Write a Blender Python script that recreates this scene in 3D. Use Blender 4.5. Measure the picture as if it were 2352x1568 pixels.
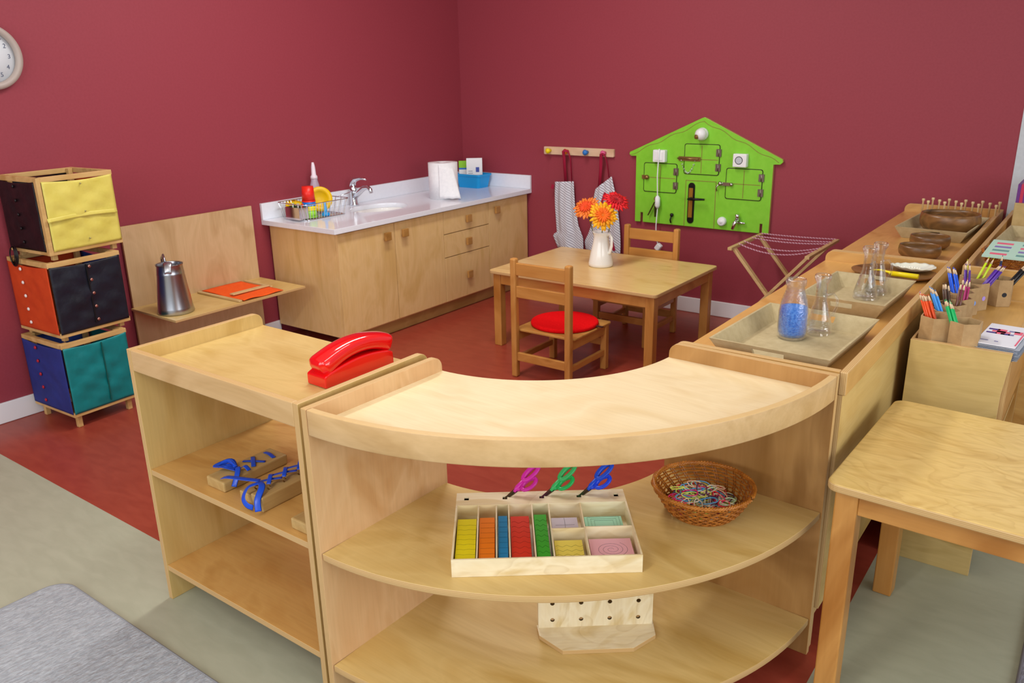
import bpy, math, random
from math import sin, cos, pi, radians as rad, sqrt, atan2
from mathutils import Vector, Matrix
R_ = random.Random(7)
S = bpy.context.scene
C = S.collection
for o in list(bpy.data.objects): bpy.data.objects.remove(o)

# ------------------------------------------------------------ camera
cam = bpy.data.cameras.new('camera'); camo = bpy.data.objects.new('camera', cam); C.objects.link(camo)
yaw, pit, rol = .638565, .316825, -.019533
F = Vector((-sin(yaw)*cos(pit), cos(yaw)*cos(pit), -sin(pit))); r0 = Vector((cos(yaw), sin(yaw), 0)); u0 = r0.cross(F)
Rv = r0*cos(rol)+u0*sin(rol); Uv = -r0*sin(rol)+u0*cos(rol)
M = Matrix((Rv, Uv, -F)).transposed().to_4x4(); M.translation = Vector((4.0228, -4.8463, 1.5101))
camo.matrix_world = M
cam.sensor_width = 36; cam.lens = 36*1877.71/2352; cam.clip_start = .02
cam.dof.use_dof = True; cam.dof.focus_distance = 2.5; cam.dof.aperture_fstop = 7
S.camera = camo
# ------------------------------------------------------------ light
S.view_settings.view_transform = 'Standard'; S.view_settings.look = 'None'; S.view_settings.gamma = 1; S.view_settings.exposure = -0.12
wd = bpy.data.worlds.new('sky'); S.world = wd; wd.use_nodes = True
bg = wd.node_tree.nodes['Background']; bg.inputs[0].default_value = (.86, .92, 1, 1); bg.inputs[1].default_value = .41
def area(name, loc, rot, sx, sy, power, col=(1, 1, 1)):
    l = bpy.data.lights.new(name, 'AREA'); l.shape = 'RECTANGLE'; l.size = sx; l.size_y = sy; l.energy = power; l.color = col
    o = bpy.data.objects.new(name, l); o.location = loc; o.rotation_euler = rot; C.objects.link(o); return o
area('window_light', (2.6, -7.4, 1.9), (rad(84), 0, rad(-4)), 4.5, 1.7, 88, (.93, .97, 1))
area('window_light', (6.9, -4.2, 1.7), (rad(84), 0, rad(90)), 4.0, 1.7, 98, (.95, .98, 1))
area('ceiling_lamp', (2.9, -3.3, 2.85), (0, 0, 0), .3, 1.5, 16, (1, .98, .94))
area('ceiling_lamp', (1.6, -2.1, 2.85), (0, 0, 0), .3, 1.5, 46, (1, .98, .93))
area('ceiling_lamp', (2.9, -5.6, 2.85), (0, 0, 0), .3, 1.5, 30, (1, .95, .86))

# ------------------------------------------------------------ materials
def lin(h):
    h = h.lstrip('#'); v = [int(h[i:i+2], 16)/255 for i in (0, 2, 4)]
    return tuple(c/12.92 if c <= .04045 else ((c+.055)/1.055)**2.4 for c in v)+(1,)
MT = {}
def mat(name, colr, rough=.5, metal=0, trans=0, spec=.5, coat=0, ior=1.45, sheen=0, alpha=1):
    if name in MT: return MT[name]
    m = bpy.data.materials.new(name); m.use_nodes = True; b = m.node_tree.nodes['Principled BSDF']
    b.inputs['Base Color'].default_value = lin(colr); b.inputs['Roughness'].default_value = rough; b.inputs['Metallic'].default_value = metal
    b.inputs['Transmission Weight'].default_value = trans; b.inputs['Specular IOR Level'].default_value = spec; b.inputs['Coat Weight'].default_value = coat
    b.inputs['IOR'].default_value = ior; b.inputs['Sheen Weight'].default_value = sheen; b.inputs['Alpha'].default_value = alpha
    MT[name] = m; return m
def nd(m, t): return m.node_tree.nodes.new(t)
def lk(m, a, b): m.node_tree.links.new(a, b)
def varied(name, c1, c2, scale=8, rough=.5, stretch=(1, 1, 1), bump=0, detail=4, coat=0, bscale=None, spec=.5, lo=.3, hi=.7, dist=0, sheen=0):
    """two-tone noise material in object space"""
    if name in MT: return MT[name]
    m = mat(name, c1, rough, coat=coat, spec=spec, sheen=sheen); b = m.node_tree.nodes['Principled BSDF']
    tc = nd(m, 'ShaderNodeTexCoord'); mp = nd(m, 'ShaderNodeMapping'); mp.inputs['Scale'].default_value = stretch
    n = nd(m, 'ShaderNodeTexNoise'); n.inputs['Scale'].default_value = scale; n.inputs['Detail'].default_value = detail; n.inputs['Distortion'].default_value = dist
    cr = nd(m, 'ShaderNodeValToRGB'); cr.color_ramp.elements[0].position = lo; cr.color_ramp.elements[1].position = hi
    cr.color_ramp.elements[0].color = lin(c1); cr.color_ramp.elements[1].color = lin(c2)
    lk(m, tc.outputs['Object'], mp.inputs['Vector']); lk(m, mp.outputs[0], n.inputs['Vector']); lk(m, n.outputs['Fac'], cr.inputs[0]); lk(m, cr.outputs[0], b.inputs['Base Color'])
    if bump:
        n2 = nd(m, 'ShaderNodeTexNoise'); n2.inputs['Scale'].default_value = bscale or scale*3; n2.inputs['Detail'].default_value = 3
        bp = nd(m, 'ShaderNodeBump'); bp.inputs['Strength'].default_value = bump; bp.inputs['Distance'].default_value = .01
        lk(m, mp.outputs[0], n2.inputs['Vector']); lk(m, n2.outputs['Fac'], bp.inputs['Height']); lk(m, bp.outputs[0], b.inputs['Normal'])
    return m
def wood(name, c1, c2, c3, axis='x', rough=.38, fig=1.0, coat=.15, contour=0):
    """veneer: broad figure plus fine grain along an axis"""
    key = name+'_'+axis
    if key in MT: return MT[key]
    m = mat(key, c1, rough, coat=coat); b = m.node_tree.nodes['Principled BSDF']; b.inputs['Coat Roughness'].default_value = .25
    tc = nd(m, 'ShaderNodeTexCoord')
    def noise(st, sc, det, dis):
        mp = nd(m, 'ShaderNodeMapping'); v = [st[1]]*3; v['xyz'.index(axis)] = st[0]; mp.inputs['Scale'].default_value = v
        n = nd(m, 'ShaderNodeTexNoise'); n.inputs['Scale'].default_value = sc; n.inputs['Detail'].default_value = det; n.inputs['Distortion'].default_value = dis
        lk(m, tc.outputs['Object'], mp.inputs['Vector']); lk(m, mp.outputs[0], n.inputs['Vector']); return n.outputs['Fac']
    a = noise((1.1, 2.8), 1.5*fig, 3, 2.2); g = noise((1.2, 34), 4, 3, .3)
    cr = nd(m, 'ShaderNodeValToRGB'); e = cr.color_ramp.elements; e[0].position = .32; e[0].color = lin(c1); e[1].position = .7; e[1].color = lin(c3)
    k = e.new(.5); k.color = lin(c2)
    lk(m, a, cr.inputs[0])
    mx = nd(m, 'ShaderNodeMix'); mx.data_type = 'RGBA'; mx.blend_type = 'MULTIPLY'; mx.inputs[0].default_value = .2
    c2r = nd(m, 'ShaderNodeValToRGB'); c2r.color_ramp.elements[0].position = .3; c2r.color_ramp.elements[0].color = (.72, .66, .58, 1); c2r.color_ramp.elements[1].position = .62; c2r.color_ramp.elements[1].color = (1, 1, 1, 1)
    lk(m, g, c2r.inputs[0]); lk(m, cr.outputs[0], mx.inputs[6]); lk(m, c2r.outputs[0], mx.inputs[7]); lk(m, mx.outputs[2], b.inputs['Base Color'])
    if contour:
        a2 = noise((1.3, 2.4), 2.2, 2, .8); mu = nd(m, 'ShaderNodeMath'); mu.operation = 'MULTIPLY'; mu.inputs[1].default_value = contour; fr = nd(m, 'ShaderNodeMath'); fr.operation = 'FRACT'
        c3r = nd(m, 'ShaderNodeValToRGB'); e3 = c3r.color_ramp.elements; e3[0].position = 0; e3[0].color = (.80, .74, .64, 1); e3[1].position = .35; e3[1].color = (1, 1, 1, 1); k3 = e3.new(.92); k3.color = (1, 1, 1, 1); k4 = e3.new(1); k4.color = (.82, .76, .66, 1)
        m2 = nd(m, 'ShaderNodeMix'); m2.data_type = 'RGBA'; m2.blend_type = 'MULTIPLY'; m2.inputs[0].default_value = .5
        lk(m, a2, mu.inputs[0]); lk(m, mu.outputs[0], fr.inputs[0]); lk(m, fr.outputs[0], c3r.inputs[0]); lk(m, mx.outputs[2], m2.inputs[6]); lk(m, c3r.outputs[0], m2.inputs[7]); lk(m, m2.outputs[2], b.inputs['Base Color'])
    return m
def plyedge(axis):
    key = 'ply_edge_'+axis
    if key in MT: return MT[key]
    m = mat(key, '#d9b67c', .5); b = m.node_tree.nodes['Principled BSDF']
    tc = nd(m, 'ShaderNodeTexCoord'); w = nd(m, 'ShaderNodeTexWave'); w.bands_direction = axis.upper(); w.inputs['Scale'].default_value = 75; w.inputs['Distortion'].default_value = .6; w.inputs['Detail'].default_value = 1
    cr = nd(m, 'ShaderNodeValToRGB'); cr.color_ramp.elements[0].color = lin('#c09660'); cr.color_ramp.elements[1].color = lin('#d3b27c')
    lk(m, tc.outputs['Object'], w.inputs['Vector']); lk(m, w.outputs['Fac'], cr.inputs[0]); lk(m, cr.outputs[0], b.inputs['Base Color'])
    return m
BIRCH = ('#d0ad68', '#d9ba78', '#c5a15a')
def birch(ax='x'): return wood('birch', *BIRCH, ax)
def maple(ax='z'): return wood('alder', '#c89652', '#d3a560', '#bc8844', ax)
def beech(ax='z'): return wood('beech', '#bb7f3b', '#c98f4a', '#ab6f2e', ax, rough=.35)
def lightply(ax='x'): return wood('light_plywood', '#ead7ae', '#f1e2c0', '#dfc795', ax, fig=2.5, contour=9)
def tanwood(ax='x'): return wood('raw_pine', '#c8a873', '#d4b580', '#bb9760', ax, rough=.55)
STEEL = mat('brushed_steel', '#b9bbc2', .28, 1); CHROME = mat('chrome', '#dfe3ea', .07, 1)
WHITE = mat('white_plastic', '#eef0f2', .3); WORKTOP = varied('white_worktop', '#e9edf7', '#edf1fa', 60, .16, coat=.3)
BRASS = mat('aged_brass', '#9a7a4c', .35, .8); DARK = mat('dark_metal_and_slot_shade', '#1c1a19', .3, .4); BLACK = mat('black_plastic', '#0d0d10', .35)
def thinglass(name, bump=0):
    m = bpy.data.materials.new(name); m.use_nodes = True; t = m.node_tree; t.nodes.remove(t.nodes['Principled BSDF']); out = t.nodes['Material Output']
    tr = nd(m, 'ShaderNodeBsdfTransparent'); tr.inputs[0].default_value = (.955, .96, .97, 1); gl = nd(m, 'ShaderNodeBsdfGlossy'); gl.inputs['Roughness'].default_value = .03; gl.inputs[0].default_value = (1, 1, 1, 1)
    fr = nd(m, 'ShaderNodeLayerWeight'); fr.inputs[0].default_value = .22; mx = nd(m, 'ShaderNodeMixShader')
    lk(m, fr.outputs['Facing'], mx.inputs[0]); lk(m, tr.outputs[0], mx.inputs[1]); lk(m, gl.outputs[0], mx.inputs[2]); lk(m, mx.outputs[0], out.inputs[0])
    if bump:
        tc = nd(m, 'ShaderNodeTexCoord'); n = nd(m, 'ShaderNodeTexNoise'); n.inputs['Scale'].default_value = bump; bp = nd(m, 'ShaderNodeBump'); bp.inputs['Strength'].default_value = .6; bp.inputs['Distance'].default_value = .004
        lk(m, tc.outputs['Object'], n.inputs['Vector']); lk(m, n.outputs['Fac'], bp.inputs['Height']); lk(m, bp.outputs[0], gl.inputs['Normal']); lk(m, bp.outputs[0], fr.inputs['Normal'])
    return m
GLASS = thinglass('clear_glass', 45); GLASST = thinglass('rippled_glass', 130)
CARD = varied('brown_card', '#ab8a60', '#bb9a6e', 40, .85, bump=.1)
TRAYM = varied('fibreboard', '#b3a078', '#c0ae86', 50, .75, bump=.1)

# ------------------------------------------------------------ mesh helpers
class MB:
    def __init__(s): s.V = []; s.F = []; s.I = []; s.Sm = []
    def add(s, vs, fs, m=0, sm=False):
        k = len(s.V); s.V += [tuple(v) for v in vs]
        for f in fs: s.F.append([i+k for i in f]); s.I.append(m); s.Sm.append(sm)
        return s
    def box(s, x0, x1, y0, y1, z0, z1, m=0, edge=None, skip=''):
        vs = [(x, y, z) for x in (x0, x1) for y in (y0, y1) for z in (z0, z1)]
        fs = {'-x': [0, 1, 3, 2], '+x': [4, 6, 7, 5], '-y': [0, 4, 5, 1], '+y': [2, 3, 7, 6], '-z': [0, 2, 6, 4], '+z': [1, 5, 7, 3]}
        d = {'x': x1-x0, 'y': y1-y0, 'z': z1-z0}; thin = min(d, key=d.get)
        for k, f in fs.items(): s.add([vs[i] for i in f], [[0, 1, 2, 3]], edge if (edge is not None and k[1] != thin) else m)
        return s
    def obox(s, c, size, mtx=None, m=0):
        x, y, z = [q/2 for q in size]; mtx = mtx or Matrix.Identity(3)
        vs = [Vector(c)+mtx@Vector((a*x, b*y, d*z)) for a in (-1, 1) for b in (-1, 1) for d in (-1, 1)]
        return s.add(vs, [[0, 1, 3, 2], [4, 6, 7, 5], [0, 4, 5, 1], [2, 3, 7, 6], [0, 2, 6, 4], [1, 5, 7, 3]], m)
    def beam(s, p0, p1, w, h, up=(0, 0, 1), m=0):
        p0, p1 = Vector(p0), Vector(p1); d = (p1-p0); L = d.length; d.normalize(); sd = d.cross(Vector(up)).normalized(); u = sd.cross(d)
        return s.obox((p0+p1)/2, (L, w, h), Matrix((d, sd, u)).transposed(), m)
    def prism(s, poly, a, b, plane='xy', m=0, me=None, sm=False):
        """extrude polygon; plane xy->z, yz->x, xz->y"""
        def P(q, t): return {'xy': (q[0], q[1], t), 'yz': (t, q[0], q[1]), 'xz': (q[0], t, q[1])}[plane]
        n = len(poly); lo = [P(q, a) for q in poly]; hi = [P(q, b) for q in poly]
        s.add(lo, [list(range(n))[::-1]], m); s.add(hi, [list(range(n))], m)
        s.add(lo+hi, [[i, (i+1) % n, n+(i+1) % n, n+i] for i in range(n)], m if me is None else me, sm); return s
    def tube(s, pts, r, n=8, m=0, closed=False, caps=True, flat=1.0, ref=None):
        pts = [Vector(p) for p in pts]; N = len(pts); rr = r if isinstance(r, (list, tuple)) else [r]*N
        vs = []; ref = Vector(ref) if ref else None
        for i, p in enumerate(pts):
            a = pts[(i-1) % N] if (closed or i) else p; b = pts[(i+1) % N] if (closed or i < N-1) else p
            t = (b-a).normalized() if (b-a).length > 1e-9 else Vector((0, 0, 1))
            if ref is None: ref = t.orthogonal().normalized() if abs(t.z) > .9 else t.cross(Vector((0, 0, 1))).normalized()
            ref = (ref-t*ref.dot(t)).normalized(); q = t.cross(ref)
            for k in range(n): an = 2*pi*k/n; vs.append(p+ref*cos(an)*rr[i]+q*sin(an)*rr[i]*flat)
        fs = []
        for i in range(N if closed else N-1):
            j = (i+1) % N
            for k in range(n): fs.append([i*n+k, i*n+(k+1) % n, j*n+(k+1) % n, j*n+k])
        s.add(vs, fs, m, n > 5)
        if caps and not closed:
            s.add(vs[:n], [list(range(n))[::-1]], m); s.add(vs[-n:], [list(range(n))], m)
        return s
    def lathe(s, prof, c=(0, 0, 0), n=32, m=0, sx=1, sy=1, axis='z', sm=True, caps=(1, 1)):
        vs = []; N = len(prof)
        for r, z in prof:
            for k in range(n):
                a = 2*pi*k/n; x, y = r*cos(a)*sx, r*sin(a)*sy
                v = {'z': (x, y, z), 'y': (x, -z, y), 'x': (z, x, y)}[axis]
                vs.append((c[0]+v[0], c[1]+v[1], c[2]+v[2]))
        fs = []
        for i in range(N-1):
            for k in range(n): fs.append([i*n+k, i*n+(k+1) % n, (i+1)*n+(k+1) % n, (i+1)*n+k])
        s.add(vs, fs, m, sm)
        if caps[0] and prof[0][0] > 1e-6: s.add(vs[:n], [list(range(n))[::-1]], m)
        if caps[1] and prof[-1][0] > 1e-6: s.add(vs[-n:], [list(range(n))], m)
        return s
    def ball(s, c, r, m=0, n=16, sz=1):
        return s.lathe([(max(1e-7, r*sin(pi*i/10)), -r*sz*cos(pi*i/10)) for i in range(11)], c, n, m)
    def grid(s, fn, nu, nv, m=0, sm=True):
        vs = [fn(i/nu, j/nv) for i in range(nu+1) for j in range(nv+1)]
        return s.add(vs, [[i*(nv+1)+j, (i+1)*(nv+1)+j, (i+1)*(nv+1)+j+1, i*(nv+1)+j+1] for i in range(nu) for j in range(nv)], m, sm)
    def build(s, name, mats, parent=None, bevel=0, w=False, solid=0, seg=2, sub=0):
        me = bpy.data.meshes.new(name); V = s.V
        if w and parent is not None:
            p = parent
            while p.parent: p = p.parent
            l = p.location; V = [(a-l[0], b-l[1], c-l[2]) for a, b, c in V]
        me.from_pydata(V, [], s.F)
        mats = mats if isinstance(mats, (list, tuple)) else [mats]
        for q in mats: me.materials.append(q)
        me.polygons.foreach_set('material_index', s.I); me.polygons.foreach_set('use_smooth', s.Sm); me.update()
        import bmesh
        b = bmesh.new(); b.from_mesh(me); bmesh.ops.remove_doubles(b, verts=b.verts, dist=1e-5); bmesh.ops.recalc_face_normals(b, faces=b.faces); b.to_mesh(me); b.free()
        o = bpy.data.objects.new(name, me); C.objects.link(o); o.parent = parent
        if solid: q = o.modifiers.new('solid', 'SOLIDIFY'); q.thickness = solid; q.offset = 0
        if bevel: q = o.modifiers.new('bevel', 'BEVEL'); q.width = bevel; q.segments = seg; q.limit_method = 'ANGLE'
        if sub: q = o.modifiers.new('sub', 'SUBSURF'); q.levels = sub; q.render_levels = sub
        return o
def T(name, label, cat, loc=(0, 0, 0), rz=0, group=None):
    o = bpy.data.objects.new(name, None); o.empty_display_size = .05; C.objects.link(o); o.location = loc; o.rotation_euler = (0, 0, rz)
    tag(o, label, cat, group); return o
def tag(o, label, cat, group=None, kind=None):
    o['label'] = label; o['category'] = cat
    if group: o['group'] = group
    if kind: o['kind'] = kind
    return o
def struct(o): o['kind'] = 'structure'; return o
def origin(o, p):
    """move a single-mesh thing's origin to its base point p"""
    o.data.transform(Matrix.Translation(-Vector(p))); o.location = p; return o
def dup(root, loc, rz, label, group=None):
    def cp(o, par):
        c = o.copy(); C.objects.link(c); c.parent = par
        for ch in o.children: cp(ch, c)
        return c
    r = cp(root, None); r.location = loc; r.rotation_euler = (0, 0, rz); r['label'] = label
    if group: r['group'] = group
    return r
def text(s, size, mtx, m, parent, name='numeral', ext=.0006):
    cu = bpy.data.curves.new(name, 'FONT'); cu.body = s; cu.size = size; cu.extrude = ext; cu.align_x = 'CENTER'; cu.align_y = 'CENTER'
    t = bpy.data.objects.new(name, cu); C.objects.link(t); bpy.context.view_layer.update()
    me = bpy.data.meshes.new_from_object(t.evaluated_get(bpy.context.evaluated_depsgraph_get())); bpy.data.objects.remove(t)
    me.transform(mtx); me.materials.clear(); me.materials.append(m); o = bpy.data.objects.new(name, me); C.objects.link(o); o.parent = parent; return o
def rot2(a): return Matrix.Rotation(a, 3, 'Z')
def rrect(x0, x1, y0, y1, r, n=5):
    out = []
    for cx, cy, a0 in ((x1-r, y0+r, -pi/2), (x1-r, y1-r, 0), (x0+r, y1-r, pi/2), (x0+r, y0+r, pi)):
        for i in range(n+1): a = a0+pi/2*i/n; out.append((cx+r*cos(a), cy+r*sin(a)))
    return out

# ============================================================ SETTING
b = MB()
XR, YR = 3.59, -3.594
b.add([(0, YR, 0), (XR, YR, 0), (XR, 0, 0), (0, 0, 0)], [[0, 1, 2, 3]], 1)
b.add([(0, -8, 0), (7, -8, 0), (7, YR, 0), (XR, YR, 0), (0, YR, 0)], [[0, 1, 2, 3, 4]], 0); b.add([(XR, YR, 0), (7, YR, 0), (7, 0, 0), (XR, 0, 0)], [[0, 1, 2, 3]], 0)
b.add([(0, -8, -.05), (0, 0, -.05), (7, 0, -.05), (7, -8, -.05)], [[0, 1, 2, 3]], 0)
struct(b.build('floor', [varied('grey_linoleum', '#a6a892', '#adaf99', 9, .42, (1, 3, 1), detail=8, lo=.35, hi=.65, dist=.6),
                         varied('red_linoleum', '#953b2c', '#9f4433', 9, .34, (1, 3, 1), detail=8, lo=.35, hi=.65, dist=.6)]))
WINE = varied('wine_wall_paint', '#933643', '#983a47', 90, .6, bump=.04, bscale=220)
struct(MB().box(-.12, 0, -8, 0, 0, 3).build('wall_left', WINE))
struct(MB().box(-.12, 3.583, 0, .12, 0, 3).build('wall_back', WINE))
struct(MB().box(3.583, 7, -.004, .12, 0, 3).build('wall_right', varied('pale_grey_paint', '#c2c8ce', '#cad0d6', 50, .6)))
struct(MB().box(-.12, 7, -8, .12, 3, 3.1).build('ceiling', mat('ceiling_white', '#e8e6e2', .8)))
BB = mat('baseboard_paint', '#ececf0', .4)
struct(MB().box(0, .014, -8, -1.82, .001, .098).build('baseboard_left', BB, bevel=.003))
struct(MB().box(.6, 3.583, -.014, 0, .001, .098).build('baseboard_back', BB, bevel=.003))

# ============================================================ SHELVES
PE = plyedge
def end_profile(a, c, h, r=.03, z0=0.0):
    """side panel outline; a = square end, c = end whose top corner is rounded (unit direction sign from a to c)"""
    s = 1 if c > a else -1; out = [(a, z0), (c, z0)]
    for i in range(7): t = pi/2*i/6; out.append((c-s*r+s*r*cos(t), h-r+r*sin(t)))
    return out+[(a, h)]
ZT, ZS = .806, .764
# left straight unit
x0, x1, yf, yb = 1.884, 2.604, -3.757, -3.315
u = T('storage_shelf', 'straight birch plywood shelf unit holding the red telephone, end of the low shelf row', 'shelf', (2.245, -3.536, 0))
for a in (x0, x1-.018): MB().prism(end_profile(yf, yb, ZT), a, a+.018, 'yz', 0, 1).build('side_panel', [birch('z'), PE('x')], u, bevel=.0015, w=True)
MB().box(x0+.018, x1-.018, yf+.018, yb, ZS-.018, ZS, 0, 1).build('top_board', [birch('x'), PE('z')], u, w=True)
MB().box(x0+.018, x1-.018, yf, yf+.018, .744, ZT, 0, 1).build('front_rail', [wood('rail_wood', '#c8a26e', '#d2ae7c', '#be9762', 'x'), PE('y')], u, bevel=.003, w=True)
for z in (.44, .12): MB().box(x0+.018, x1-.018, yf+.002, yb-.002, z-.018, z, 0, 1).build('shelf', [maple('x'), PE('z')], u, bevel=.001, w=True)
# quarter-round unit
Rr, rr_, sa = .903, .455, -.03
u = T('curved_shelf', 'quarter-round birch plywood shelf unit curving between two shelf rows', 'shelf', (2.654, -2.865, 0), sa)
def arc(r, a0, a1, n=48): return [(r*cos(a0+(a1-a0)*i/n), r*sin(a0+(a1-a0)*i/n)) for i in range(n+1)]
def sector(r0, r1, z0, z1, a0=-pi/2, a1=0, m=0, me=1, mt=None, n=48):
    b = MB(); A = arc(r0, a0, a1, n); B = arc(r1, a0, a1, n)
    for i in range(n):
        q = [A[i], B[i], B[i+1], A[i+1]]
        b.add([(p[0], p[1], z1) for p in q], [[0, 1, 2, 3]], m); b.add([(p[0], p[1], z0) for p in q], [[3, 2, 1, 0]], m)
        b.add([(B[i][0], B[i][1], z0), (B[i+1][0], B[i+1][1], z0), (B[i+1][0], B[i+1][1], z1), (B[i][0], B[i][1], z1)], [[0, 1, 2, 3]], me, True)
        b.add([(A[i][0], A[i][1], z0), (A[i+1][0], A[i+1][1], z0), (A[i+1][0], A[i+1][1], z1), (A[i][0], A[i][1], z1)], [[3, 2, 1, 0]], me, True)
    for i in (0, n): b.add([(A[i][0], A[i][1], z0), (B[i][0], B[i][1], z0), (B[i][0], B[i][1], z1), (A[i][0], A[i][1], z1)], [[0, 1, 2, 3]], me)
    return b
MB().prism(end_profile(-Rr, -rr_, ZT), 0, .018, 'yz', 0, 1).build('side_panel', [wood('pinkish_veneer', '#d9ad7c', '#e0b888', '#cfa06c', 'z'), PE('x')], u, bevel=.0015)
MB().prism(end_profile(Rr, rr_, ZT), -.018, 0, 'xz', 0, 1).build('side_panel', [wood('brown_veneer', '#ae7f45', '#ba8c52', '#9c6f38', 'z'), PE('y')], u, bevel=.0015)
e0, e1 = -pi/2+.022, -.022
sector(rr_, Rr-.018, ZS-.018, ZS, e0, e1).build('top_board', [wood('pale_birch', '#e5cda0', '#ebd7ae', '#dfc594', 'x'), PE('z')], u)
sector(Rr-.018, Rr, .744, ZT, e0, e1, 1, 0).build('front_rail', [MT['rail_wood_x'], PE('z')], u, bevel=.002)
for z in (.435, .115): sector(rr_+.005, Rr-.004, z-.018, z, e0, e1).build('shelf', [birch('x'), PE('z')], u, bevel=.001)
sector(rr_+.06, rr_+.078, .0, .096, e0, e1, 1, 0).build('kickboard', [maple('x'), PE('z')], u)
# right row
def row_unit(label, y0, y1, far):
    u = T('storage_shelf', label, 'shelf', (3.345, (y0+y1)/2, 0))
    X0, X1 = 3.110, 3.552
    for a in (y0, y1-.018): MB().prism(end_profile(X1, X0, ZT, z0=.0), a, a+.018, 'xz', 0, 1).build('side_panel', [maple('x'), PE('y')], u, bevel=.0015, w=True)
    MB().box(X0, X1, y0+.018, y1-.018, ZS-.018, ZS, 0, 1).build('top_board', [wood('honey_veneer', '#d29f56', '#dba962', '#c69149', 'y', coat=.3), PE('z')], u, w=True)
    MB().box(X1, X1+.020, y0, y1, .745, ZT, 0, 1).build('back_rail', [maple('y'), PE('x')], u, bevel=.003, w=True)
    MB().box(X1, X1+.012, y0+.002, y1-.002, .13, .7445, 0, 1).build('back_panel', [birch('y'), PE('x')], u, w=True)
    for z in (.44, .12): MB().box(X0+.002, X1, y0+.018, y1-.018, z-.018, z, 0, 1).build('shelf', [maple('y'), PE('z')], u, w=True)
row_unit('shelf unit with honey top carrying two glass-laden trays, joined to curved shelf', -2.8765, -1.452, False)
row_unit('shelf unit against back wall carrying dark wooden bowls on its honey top', -1.448, -.02, True)
# second row, right side
u = T('storage_shelf', 'shelf unit at right edge with wicker basket and striped block on top', 'shelf', (3.83, -.75, 0))
X0, X1, y0, y1 = 3.608, 4.06, -1.49, -.02
for a in (y0, y1-.018): MB().box(X0+.018, X1, a, a+.018, 0, ZT, 0, 1).build('side_panel', [maple('x'), PE('y')], u, bevel=.0015, w=True)
MB().box(X0, X0+.018, y0, y1, 0, ZT, 0, 1).build('back_panel', [maple('y'), PE('x')], u, bevel=.0015, w=True)
MB().box(X0+.018, X1, y0+.018, y1-.018, ZS-.018, ZS, 0, 1).build('top_board', [MT['honey_veneer_y'], PE('z')], u, w=True)
for z in (.44, .12): MB().box(X0+.018, X1-.01, y0+.018, y1-.018, z-.018, z, 0, 1).build('shelf', [maple('y'), PE('z')], u, w=True)
# narrow unit with pencils
u = T('storage_shelf', 'narrow plywood shelf unit carrying pencil cups and card stack', 'shelf', (3.73, -1.88, 0))
X0, X1, y0, y1, zt = 3.596, 3.862, -2.262, -1.494, .73
MB().prism([(X0, 0), (X1-.012, 0), (X1-.012, .60), (X1, zt), (X0, zt)], y0, y0+.018, 'xz', 0, 1).build('side_panel', [wood('ply_panel', '#c8aa6a', '#d3b676', '#bb9b58', 'x', fig=1.8), PE('y')], u, bevel=.001, w=True)
MB().box(X0, X1-.012, y1-.018, y1, 0, .70, 0, 1).build('side_panel', [maple('z'), PE('y')], u, w=True)
MB().box(X0, X0+.006, y0+.018, y1-.018, 0, zt, 0, 1).build('back_panel', [maple('z'), PE('x')], u, w=True)
MB().box(X0+.012, X1-.016, y0+.018, y1-.018, .682, .70, 0, 1).build('top_board', [wood('honey_top', '#cb9b52', '#d8aa62', '#be8c43', 'y', coat=.3), PE('z')], u, w=True)
MB().box(X1-.016, X1, y0+.018, y1-.018, .50, .702, 0, 1).build('front_rail', [beech('y'), PE('x')], u, w=True)
for z in (.36, .09): MB().box(X0+.012, X1-.02, y0+.018, y1-.018, z-.016, z, 0, 1).build('shelf', [maple('y'), PE('z')], u, w=True)

# ============================================================ TABLES & CHAIRS
def table(label, cx, cy, w, d, h, rz, leg=.05, ap=.06, topm=None, r=.025, rug=0):
    t = T('wooden_table', label, 'table', (cx, cy, 0), rz)
    MB().prism(rrect(-w/2, w/2, -d/2, d/2, r), h-.02, h, 'xy', 0, 1).build('tabletop', [topm, plyedge('z')], t, bevel=.004)
    for sx in (-1, 1):
        for sy in (-1, 1):
            X, Y = sx*(w/2-.02-leg/2), sy*(d/2-.02-leg/2)
            MB().box(X-leg/2, X+leg/2, Y-leg/2, Y+leg/2, rug if sx > 0 else 0, h-.02).build('leg', beech('z'), t, bevel=.004)
    for s in (-1, 1):
        MB().box(-w/2+.02+leg, w/2-.02-leg, s*(d/2-.035)-.01, s*(d/2-.035)+.01, h-.02-ap, h-.02).build('apron', beech('x'), t, bevel=.002)
        MB().box(s*(w/2-.035)-.01, s*(w/2-.035)+.01, -d/2+.02+leg, d/2-.02-leg, h-.02-ap, h-.02).build('apron', beech('y'), t, bevel=.002)
table('low beech dining table with the white flower jug on it', 1.735, -.882, 1.057, .773, .45, 0, topm=wood('table_top', '#e2bc78', '#e9c786', '#d7af6a', 'x', rough=.3, fig=1.3, coat=.2))
table('birch table with wavy grain, cut off by right frame edge', 4.11, -2.765, 1.02, .625, .60, -.03, leg=.052, ap=.055, topm=wood('wavy_birch', '#d8b66c', '#e0bf78', '#cfaa60', 'x', fig=2.6, coat=.35, contour=16), r=.03, rug=.0125)
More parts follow.
